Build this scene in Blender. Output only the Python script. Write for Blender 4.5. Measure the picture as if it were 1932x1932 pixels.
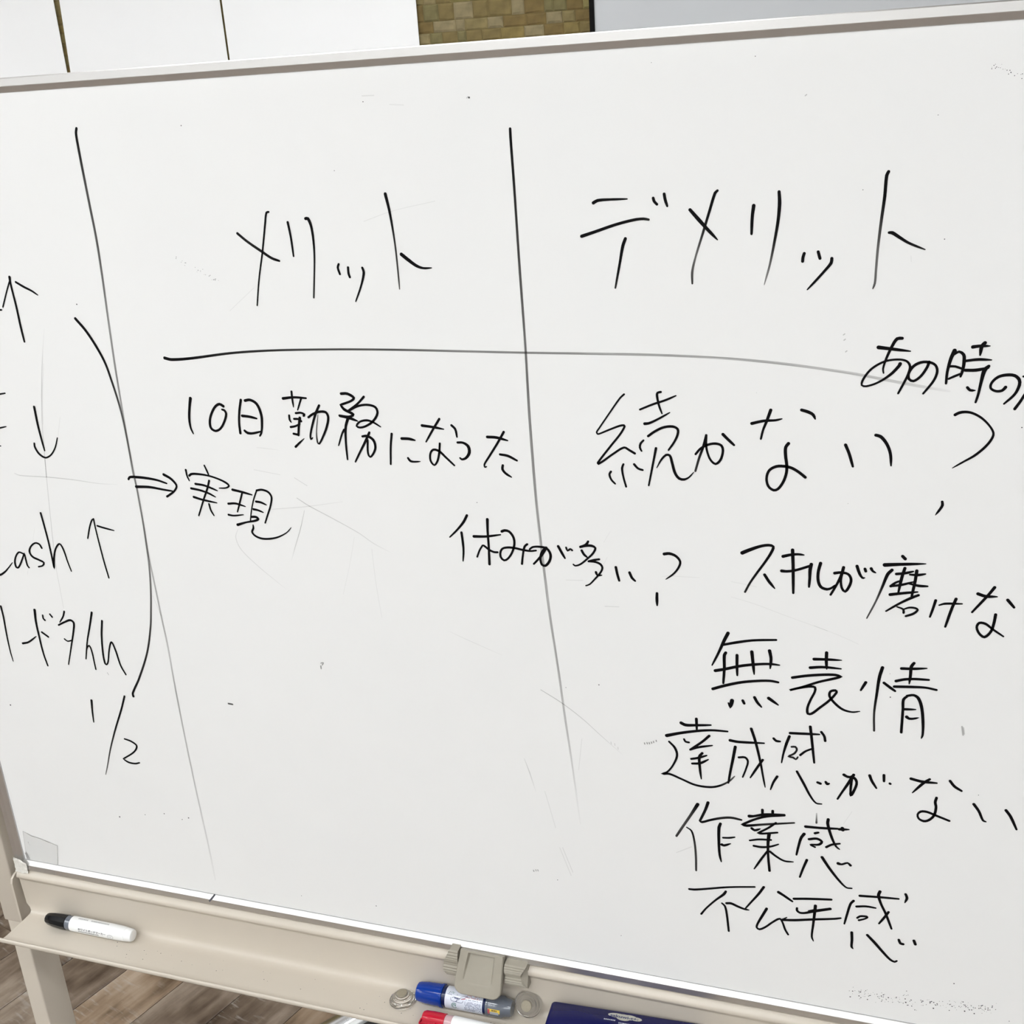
import bpy, math, random
from mathutils import Vector, Matrix

for o in list(bpy.data.objects): bpy.data.objects.remove(o, do_unlink=True)
scene = bpy.context.scene
COL = scene.collection

# ------------------------------------------------------------------ camera
ZB = 0.93            # height of the board's lower left writing corner; board plane is y = 0, x runs to the right
cam = bpy.data.cameras.new('camera'); cam_o = bpy.data.objects.new('camera', cam); COL.objects.link(cam_o)
right = Vector((0.94633037, 0.31681535, -0.06392856)); down = Vector((0.05613456, -0.35590634, -0.93283417)); fwd = Vector((-0.31828877, 0.8791807, -0.35458927))
M = Matrix((right, -down, -fwd)).transposed().to_4x4(); M.translation = Vector((1.02390195, -0.94170234, 1.82108372))
cam_o.matrix_world = M
cam.sensor_width = 36.0; cam.lens = 2200.0 / 1932.0 * 36.0; cam.clip_start = 0.05
scene.camera = cam_o
# ------------------------------------------------------------------ exposure, world
scene.view_settings.view_transform = 'Standard'; scene.view_settings.look = 'None'
scene.view_settings.gamma = 1.0; scene.view_settings.use_curve_mapping = False
scene.view_settings.exposure = 0.0
w = bpy.data.worlds.new('world'); scene.world = w; w.use_nodes = True
w.node_tree.nodes['Background'].inputs[0].default_value = (0.95, 0.97, 1.0, 1)
w.node_tree.nodes['Background'].inputs[1].default_value = 0.25
LAMP = 24.2          # brightness of the ceiling light panels

# ------------------------------------------------------------------ materials
def lin(c): return tuple(((v/255.0)/12.92 if v/255.0 <= 0.04045 else ((v/255.0+0.055)/1.055)**2.4) for v in c)
def nodes(m): return m.node_tree.nodes, m.node_tree.links
def mat(name, rgb, rough=0.5, metal=0.0, var=0.0, scale=40.0, bump=0.0, bscale=300.0, spec=0.5, trans=0.0, ior=1.45, coat=0.0, stretch=(1,1,1), rgb2=None):
    m = bpy.data.materials.new(name); m.use_nodes = True
    N, L = nodes(m); b = N['Principled BSDF']
    b.inputs['Base Color'].default_value = (*rgb, 1); b.inputs['Roughness'].default_value = rough; b.inputs['Metallic'].default_value = metal
    b.inputs['Specular IOR Level'].default_value = spec; b.inputs['Transmission Weight'].default_value = trans; b.inputs['IOR'].default_value = ior
    b.inputs['Coat Weight'].default_value = coat; b.inputs['Coat Roughness'].default_value = 0.05
    tc = N.new('ShaderNodeTexCoord'); mp = N.new('ShaderNodeMapping'); mp.inputs['Scale'].default_value = stretch
    L.new(tc.outputs['Object'], mp.inputs['Vector'])
    if var or rgb2:
        n = N.new('ShaderNodeTexNoise'); n.inputs['Scale'].default_value = scale; n.inputs['Detail'].default_value = 4
        L.new(mp.outputs[0], n.inputs['Vector'])
        r = N.new('ShaderNodeValToRGB'); L.new(n.outputs['Fac'], r.inputs['Fac'])
        lo = rgb2 if rgb2 else tuple(max(0, v*(1-var)) for v in rgb); hi = rgb if rgb2 else tuple(min(1, v*(1+var)) for v in rgb)
        r.color_ramp.elements[0].color = (*lo, 1); r.color_ramp.elements[1].color = (*hi, 1)
        r.color_ramp.elements[0].position = 0.3; r.color_ramp.elements[1].position = 0.7
        L.new(r.outputs['Color'], b.inputs['Base Color'])
    if bump:
        n2 = N.new('ShaderNodeTexNoise'); n2.inputs['Scale'].default_value = bscale; L.new(mp.outputs[0], n2.inputs['Vector'])
        bp = N.new('ShaderNodeBump'); bp.inputs['Strength'].default_value = bump; bp.inputs['Distance'].default_value = 0.001
        L.new(n2.outputs['Fac'], bp.inputs['Height']); L.new(bp.outputs[0], b.inputs['Normal'])
    return m

MT = {}
MT['board'] = mat('whiteboard enamel', (0.80, 0.80, 0.795), 0.32, spec=0.35, var=0.008, scale=3.0)
MT['alu'] = mat('brushed aluminium', (0.76, 0.75, 0.74), 0.36, 1.0)
MT['beige'] = mat('beige painted steel', (0.56, 0.505, 0.43), 0.38, spec=0.5, var=0.02, scale=8.0, coat=0.1)
MT['latch'] = mat('grey beige plastic', (0.315, 0.287, 0.235), 0.5, var=0.03, scale=60, bump=0.08, bscale=1500)
MT['dark'] = mat('dark rubber', (0.02, 0.02, 0.022), 0.6)
MT['black_gloss'] = mat('black glossy plastic', (0.004, 0.004, 0.005), 0.1, spec=0.35)
MT['white_plastic'] = mat('white plastic', (0.84, 0.845, 0.85), 0.25)
MT['blue'] = mat('blue plastic', (0.002, 0.034, 0.27), 0.16, spec=0.4)
MT['navy'] = mat('navy plastic', (0.006, 0.012, 0.06), 0.25)
MT['label_white'] = mat('pale label film', (0.66, 0.69, 0.78), 0.2)
MT['red'] = mat('red plastic', (0.46, 0.003, 0.022), 0.25)
MT['clear_red'] = mat('pinkish clear plastic', (0.55, 0.36, 0.38), 0.2)
MT['clear_grey'] = mat('smoky clear plastic', (0.13, 0.145, 0.175), 0.14, coat=0.4)
MT['clear_grey2'] = mat('frosted clear plastic', (0.40, 0.42, 0.46), 0.22)
MT['acrylic'] = mat('clear acrylic', (1.0, 1.0, 1.0), 0.02, trans=1.0, ior=1.47)
MT['steel'] = mat('magnet steel', (0.30, 0.265, 0.20), 0.5, 0.15, var=0.08, scale=500)
MT['chrome'] = mat('satin chrome', (0.78, 0.78, 0.80), 0.27, 1.0)
MT['eraser'] = mat('deep blue glossy plastic', (0.0012, 0.003, 0.075), 0.22, spec=0.35)
MT['felt'] = mat('grey felt', (0.12, 0.12, 0.13), 0.95)
MT['logo'] = mat('pale print', (0.42, 0.41, 0.36), 0.4)
MT['print_black'] = mat('black print', (0.03, 0.03, 0.04), 0.4)
MT['print_grey'] = mat('grey print', (0.35, 0.35, 0.36), 0.4)
MT['print_navy'] = mat('dark blue print', (0.05, 0.06, 0.14), 0.4)
MT['print_green'] = mat('green print', (0.04, 0.16, 0.12), 0.4)
MT['print_red'] = mat('red print', (0.45, 0.08, 0.1), 0.4)
MT['print_yellow'] = mat('yellow print', (0.75, 0.52, 0.06), 0.4)
MT['print_pale'] = mat('pale print line', (0.5, 0.52, 0.62), 0.4)
MT['paper'] = mat('white paper', (0.86, 0.86, 0.865), 0.7, var=0.006, scale=5)
MT['screen'] = mat('grey screen fabric', (0.50, 0.51, 0.525), 0.75, var=0.02, scale=6)
MT['black_edge'] = mat('black border', (0.003, 0.003, 0.003), 0.6, spec=0.1)
MT['ceiling'] = mat('ceiling board', (0.78, 0.78, 0.77), 0.9, var=0.02, scale=12)
MT['wall'] = mat('pale wall paint', (0.74, 0.735, 0.72), 0.85, var=0.02, scale=5)
MT['wall_brown'] = mat('brown side wall', (0.26, 0.235, 0.205), 0.85, var=0.05, scale=5)
MT['mortar'] = mat('stone wall ground', lin((116, 102, 64)), 0.9, var=0.3, scale=30)

def tape_mat():
    m = bpy.data.materials.new('clear tape'); m.use_nodes = True; N, L = nodes(m)
    b = N['Principled BSDF']; b.inputs['Base Color'].default_value = (0.62, 0.62, 0.60, 1); b.inputs['Roughness'].default_value = 0.25
    b.inputs['Alpha'].default_value = 0.10
    return m
MT['tape'] = tape_mat()
MT['tape_white'] = mat('creased tape', (0.74, 0.72, 0.67), 0.4, var=0.08, scale=300, bump=0.4, bscale=600)
MT['tape_edge'] = mat('grimy tape edge', (0.3, 0.29, 0.28), 0.7)

def ink_mat():
    m = bpy.data.materials.new('dry marker ink'); m.use_nodes = True; N, L = nodes(m)
    b = N['Principled BSDF']; b.inputs['Roughness'].default_value = 0.5; b.inputs['Specular IOR Level'].default_value = 0.08
    a = N.new('ShaderNodeAttribute'); a.attribute_name = 'ink_load'
    uv = N.new('ShaderNodeUVMap'); uv.uv_map = 'UVMap'
    mp = N.new('ShaderNodeMapping'); mp.inputs['Scale'].default_value = (14.0, 5.0, 1.0); L.new(uv.outputs[0], mp.inputs['Vector'])
    n = N.new('ShaderNodeTexNoise'); n.inputs['Scale'].default_value = 1.0; n.inputs['Detail'].default_value = 3.0; L.new(mp.outputs[0], n.inputs['Vector'])
    # streaks show only where the pen ran dry: alpha = density + (noise-0.5)*1.6*(1-density)
    s1 = N.new('ShaderNodeMath'); s1.operation = 'SUBTRACT'; L.new(n.outputs['Fac'], s1.inputs[0]); s1.inputs[1].default_value = 0.5
    s2 = N.new('ShaderNodeMath'); s2.operation = 'SUBTRACT'; s2.inputs[0].default_value = 1.0; L.new(a.outputs['Fac'], s2.inputs[1])
    s3 = N.new('ShaderNodeMath'); s3.operation = 'MULTIPLY'; L.new(s1.outputs[0], s3.inputs[0]); L.new(s2.outputs[0], s3.inputs[1])
    s4 = N.new('ShaderNodeMath'); s4.operation = 'MULTIPLY'; L.new(s3.outputs[0], s4.inputs[0]); L.new(a.outputs['Fac'], s4.inputs[1])
    s5 = N.new('ShaderNodeMath'); s5.operation = 'MULTIPLY_ADD'; s5.inputs[1].default_value = 4.0; s5.use_clamp = True
    L.new(s4.outputs[0], s5.inputs[0]); L.new(a.outputs['Fac'], s5.inputs[2])
    L.new(s5.outputs[0], b.inputs['Alpha'])
    r = N.new('ShaderNodeValToRGB'); L.new(a.outputs['Fac'], r.inputs['Fac'])
    r.color_ramp.elements[0].color = (0.09, 0.08, 0.07, 1); r.color_ramp.elements[1].color = (0.0035, 0.0033, 0.004, 1); r.color_ramp.elements[1].position = 0.95
    L.new(r.outputs['Color'], b.inputs['Base Color'])
    return m
MT['ink'] = ink_mat()

def wood_mat(name, base, dark, light, ang):
    m = bpy.data.materials.new(name); m.use_nodes = True; N, L = nodes(m); b = N['Principled BSDF']
    b.inputs['Roughness'].default_value = 0.42
    tc = N.new('ShaderNodeTexCoord'); g = N.new('ShaderNodeNewGeometry'); oi = N.new('ShaderNodeObjectInfo')
    mp = N.new('ShaderNodeMapping'); mp.inputs['Rotation'].default_value = (0, 0, -ang); L.new(g.outputs['Position'], mp.inputs['Vector'])
    ad = N.new('ShaderNodeVectorMath'); ad.operation = 'ADD'
    cr = N.new('ShaderNodeCombineXYZ'); mu = N.new('ShaderNodeMath'); mu.operation = 'MULTIPLY'; mu.inputs[1].default_value = 37.0
    L.new(oi.outputs['Random'], mu.inputs[0]); L.new(mu.outputs[0], cr.inputs[0]); L.new(mu.outputs[0], cr.inputs[2])
    L.new(mp.outputs[0], ad.inputs[0]); L.new(cr.outputs[0], ad.inputs[1])
    m2 = N.new('ShaderNodeMapping'); m2.inputs['Scale'].default_value = (1.6, 9, 1); L.new(ad.outputs[0], m2.inputs['Vector'])
    n1 = N.new('ShaderNodeTexNoise'); n1.inputs['Scale'].default_value = 5.0; n1.inputs['Detail'].default_value = 6; L.new(m2.outputs[0], n1.inputs['Vector'])
    n2 = N.new('ShaderNodeTexNoise'); n2.inputs['Scale'].default_value = 7.5; n2.inputs['Detail'].default_value = 5; L.new(ad.outputs[0], n2.inputs['Vector'])
    r1 = N.new('ShaderNodeValToRGB'); e = r1.color_ramp.elements; e[0].position = 0.37; e[1].position = 0.64
    e[0].color = (*dark, 1); e[1].color = (*light, 1); k = r1.color_ramp.elements.new(0.50); k.color = (*base, 1)
    mx = N.new('ShaderNodeMath'); mx.operation = 'MULTIPLY_ADD'; mx.inputs[1].default_value = 0.38
    h = N.new('ShaderNodeMath'); h.operation = 'MULTIPLY'; h.inputs[1].default_value = 0.62; L.new(n2.outputs['Fac'], h.inputs[0])
    L.new(n1.outputs['Fac'], mx.inputs[0]); L.new(h.outputs[0], mx.inputs[2]); L.new(mx.outputs[0], r1.inputs['Fac'])
    # pale saw scratches across the grain
    m3 = N.new('ShaderNodeMapping'); m3.inputs['Scale'].default_value = (120, 22, 1); L.new(ad.outputs[0], m3.inputs['Vector'])
    n3 = N.new('ShaderNodeTexNoise'); n3.inputs['Scale'].default_value = 1.0; n3.inputs['Detail'].default_value = 3; L.new(m3.outputs[0], n3.inputs['Vector'])
    n4 = N.new('ShaderNodeTexNoise'); n4.inputs['Scale'].default_value = 4.5; L.new(ad.outputs[0], n4.inputs['Vector'])
    r3 = N.new('ShaderNodeValToRGB'); r3.color_ramp.elements[0].position = 0.55; r3.color_ramp.elements[1].position = 0.72; L.new(n3.outputs['Fac'], r3.inputs['Fac'])
    r4 = N.new('ShaderNodeValToRGB'); r4.color_ramp.elements[0].position = 0.48; r4.color_ramp.elements[1].position = 0.66; L.new(n4.outputs['Fac'], r4.inputs['Fac'])
    mm = N.new('ShaderNodeMath'); mm.operation = 'MULTIPLY'; L.new(r3.outputs['Color'], mm.inputs[0]); L.new(r4.outputs['Color'], mm.inputs[1])
    mix = N.new('ShaderNodeMix'); mix.data_type = 'RGBA'; L.new(mm.outputs[0], mix.inputs[0]); L.new(r1.outputs['Color'], mix.inputs[6]); mix.inputs[7].default_value = (0.42, 0.39, 0.36, 1)
    L.new(mix.outputs[2], b.inputs['Base Color'])
    return m
PANG = math.radians(73)
MT['wood1'] = wood_mat('brown vinyl plank', lin((108, 93, 80)), lin((60, 46, 36)), lin((150, 136, 122)), PANG)
MT['wood2'] = wood_mat('tan vinyl plank', lin((138, 118, 98)), lin((88, 70, 54)), lin((170, 152, 134)), PANG)
MT['wood3'] = wood_mat('dark vinyl plank', lin((82, 70, 59)), lin((42, 33, 26)), lin((130, 119, 109)), PANG)

STONE = []
for i, c in enumerate([(132, 118, 78), (142, 128, 90), (125, 109, 68), (140, 129, 80), (120, 101, 60), (142, 129, 96), (121, 112, 74), (134, 117, 70)]):
    STONE.append(mat('wall stone %d' % i, tuple(v*1.0 for v in lin(c)), 0.9, scale=38, rgb2=tuple(v*0.60 for v in lin(c)), bump=0.2, bscale=90))

# ------------------------------------------------------------------ mesh helpers
def mesh(name, verts, faces, material, parent=None, smooth=False, mats=None, fm=None):
    me = bpy.data.meshes.new(name); me.from_pydata([tuple(v) for v in verts], [], [tuple(f) for f in faces]); me.update()
    if mats:
        for k in mats: me.materials.append(MT[k])
        for p, k in zip(me.polygons, fm): p.material_index = k
    else: me.materials.append(MT[material] if isinstance(material, str) else material)
    if smooth:
        for p in me.polygons: p.use_smooth = True
    o = bpy.data.objects.new(name, me); COL.objects.link(o)
    if parent: o.parent = parent
    return o
def tag(o, label=None, cat=None, group=None, kind=None):
    if label: o['label'] = label
    if cat: o['category'] = cat
    if group: o['group'] = group
    if kind: o['kind'] = kind
    return o
def empty(name, loc, label, cat, rot=(0, 0, 0), group=None):
    o = bpy.data.objects.new(name, None); o.empty_display_size = 0.05; COL.objects.link(o); o.location = loc; o.rotation_euler = rot
    return tag(o, label, cat, group)
def boxv(x0, x1, y0, y1, z0, z1):
    return ([(x0,y0,z0),(x1,y0,z0),(x1,y1,z0),(x0,y1,z0),(x0,y0,z1),(x1,y0,z1),(x1,y1,z1),(x0,y1,z1)],
            [(0,3,2,1),(4,5,6,7),(0,1,5,4),(1,2,6,5),(2,3,7,6),(3,0,4,7)])
def box(name, b, m, parent=None, bevel=0.0):
    v, f = boxv(*b); o = mesh(name, v, f, m, parent)
    if bevel:
        md = o.modifiers.new('bevel', 'BEVEL'); md.width = bevel; md.segments = 3; md.limit_method = 'ANGLE'
        for p in o.data.polygons: p.use_smooth = True
        md.harden_normals = False
    return o
def extrude_x(name, prof, x0, x1, m, parent=None, smooth=False, angle=None, off0=None, off1=None):
    """prof: closed list of (y,z); swept along x"""
    n = len(prof); v = []; 
    for i, (y, z) in enumerate(prof): v.append((x0 + (off0[i] if off0 else 0), y, z))
    for i, (y, z) in enumerate(prof): v.append((x1 + (off1[i] if off1 else 0), y, z))
    f = [(i, (i+1) % n, n+(i+1) % n, n+i) for i in range(n)] + [tuple(range(n-1, -1, -1)), tuple(range(n, 2*n))]
    o = mesh(name, v, f, m, parent, smooth)
    if smooth: edge_split(o, angle or 40)
    return o
def edge_split(o, deg):
    o.data.polygons.foreach_set('use_smooth', [True]*len(o.data.polygons))
    md = o.modifiers.new('edges', 'EDGE_SPLIT'); md.split_angle = math.radians(deg)
def lathe(name, prof, m, parent=None, seg=40, loc=(0,0,0), axis='X', split=35):
    """prof: list of (a, r) along the axis"""
    v = []; f = []
    for a, r in prof:
        for k in range(seg):
            t = 2*math.pi*k/seg
            if axis == 'X': v.append((loc[0]+a, loc[1]-r*math.cos(t), loc[2]+r*math.sin(t)))
            else: v.append((loc[0]+r*math.cos(t), loc[1]+r*math.sin(t), loc[2]+a))
    for i in range(len(prof)-1):
        for k in range(seg):
            a, b = i*seg+k, i*seg+(k+1) % seg
            f.append((a, b, b+seg, a+seg))
    f.append(tuple(range(seg-1, -1, -1))); f.append(tuple(range((len(prof)-1)*seg, len(prof)*seg)))
    if axis == 'X': f = [tuple(reversed(q)) for q in f]
    o = mesh(name, v, f, m, parent, True); edge_split(o, split); return o
def cat_rom(P, corners, step):
    """P: list of tuples (x,y,w,d) -> dense list through all points, sharp at corner indices"""
    out = []; n = len(P)
    for i in range(n-1):
        p1, p2 = P[i], P[i+1]
        p0 = P[i-1] if i > 0 and i not in corners else tuple(2*a-b for a, b in zip(p1, p2))
        p3 = P[i+2] if i+2 < n and (i+1) not in corners else tuple(2*a-b for a, b in zip(p2, p1))
        L = math.hypot(p2[0]-p1[0], p2[1]-p1[1]); k = max(2, min(14, int(L/step)+1))
        # centripetal-like tangents limited to the segment length
        def tan(a, b, la, lb):
            s = L/max(1e-6, la+lb); return tuple((q-p)*s for p, q in zip(a, b))
        l0 = math.hypot(p1[0]-p0[0], p1[1]-p0[1]); l3 = math.hypot(p3[0]-p2[0], p3[1]-p2[1])
        m1 = tan(p0, p2, l0, L); m2 = tan(p1, p3, L, l3)
        for j in range(k):
            t = j/k; h00 = 2*t**3-3*t*t+1; h10 = t**3-2*t*t+t; h01 = -2*t**3+3*t*t; h11 = t**3-t*t
            q = [h00*a+h10*c+h01*b+h11*d for a, b, c, d in zip(p1, p2, m1, m2)]
            q[2] = p1[2]+(p2[2]-p1[2])*(t**2.4 if (i == n-2 and p2[2] < p1[2]) else t); q[3] = p1[3]+(p2[3]-p1[3])*t
            out.append(q)
    out.append(list(P[-1])); return out
def ribbon(pts, verts, faces, dens, uvs, u0):
    """flat stroke with round ends; pts (x,y,w,d) in mm in the drawing plane"""
    n = len(pts); rows = []; u = u0
    for i, (x, y, w_, d) in enumerate(pts):
        w_ *= 1.12
        a = pts[max(0, i-1)]; b = pts[min(n-1, i+1)]; tx, ty = b[0]-a[0], b[1]-a[1]; l = math.hypot(tx, ty) or 1; tx /= l; ty /= l
        if i: u += math.hypot(x-pts[i-1][0], y-pts[i-1][1])*0.001
        if i == 0:
            for s in (0.98, 0.75, 0.4):
                c = math.sqrt(1-s*s); rows.append((x-tx*w_/2*s, y-ty*w_/2*s, tx, ty, w_*c, d, u-w_*0.0005*s))
        rows.append((x, y, tx, ty, w_, d, u))
        if i == n-1:
            for s in (0.4, 0.75, 0.98):
                c = math.sqrt(1-s*s); rows.append((x+tx*w_/2*s, y+ty*w_/2*s, tx, ty, w_*c, d, u+w_*0.0005*s))
    k0 = len(verts)
    for (x, y, tx, ty, w_, d, uu) in rows:
        h = w_/2
        verts.append((x+ty*h, y-tx*h)); verts.append((x-ty*h, y+tx*h)); dens += [d, d]; uvs += [(uu, u0), (uu, u0+1.0)]
    for i in range(len(rows)-1):
        a = k0+2*i; faces.append((a, a+2, a+3, a+1))
    return u+1.0
def parse(s): return [tuple(float(v) for v in t.split(',')) for t in s.split()]
def ink_object(name, strokes, parent, zoff, seed=0.0):
    verts = []; faces = []; dens = []; uvs = []; lay = []; u = seed
    for i, (s, c) in enumerate(strokes):
        k = len(verts); u = ribbon(cat_rom(parse(s), c, 2.2), verts, faces, dens, uvs, u); lay += [i]*(len(verts)-k)
    me = bpy.data.meshes.new(name)
    me.from_pydata([(x*0.001, -(0.00012+zoff+0.000012*l), ZB+y*0.001) for (x, y), l in zip(verts, lay)], [], faces); me.update()
    at = me.attributes.new('ink_load', 'FLOAT', 'POINT'); at.data.foreach_set('value', dens)
    uvl = me.uv_layers.new(name='UVMap')
    for lp in me.loops: uvl.data[lp.index].uv = uvs[lp.vertex_index]
    me.materials.append(MT['ink'])
    me.transform(Matrix.Translation(-BASE))
    o = bpy.data.objects.new(name, me); COL.objects.link(o); o.parent = parent; return o

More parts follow.
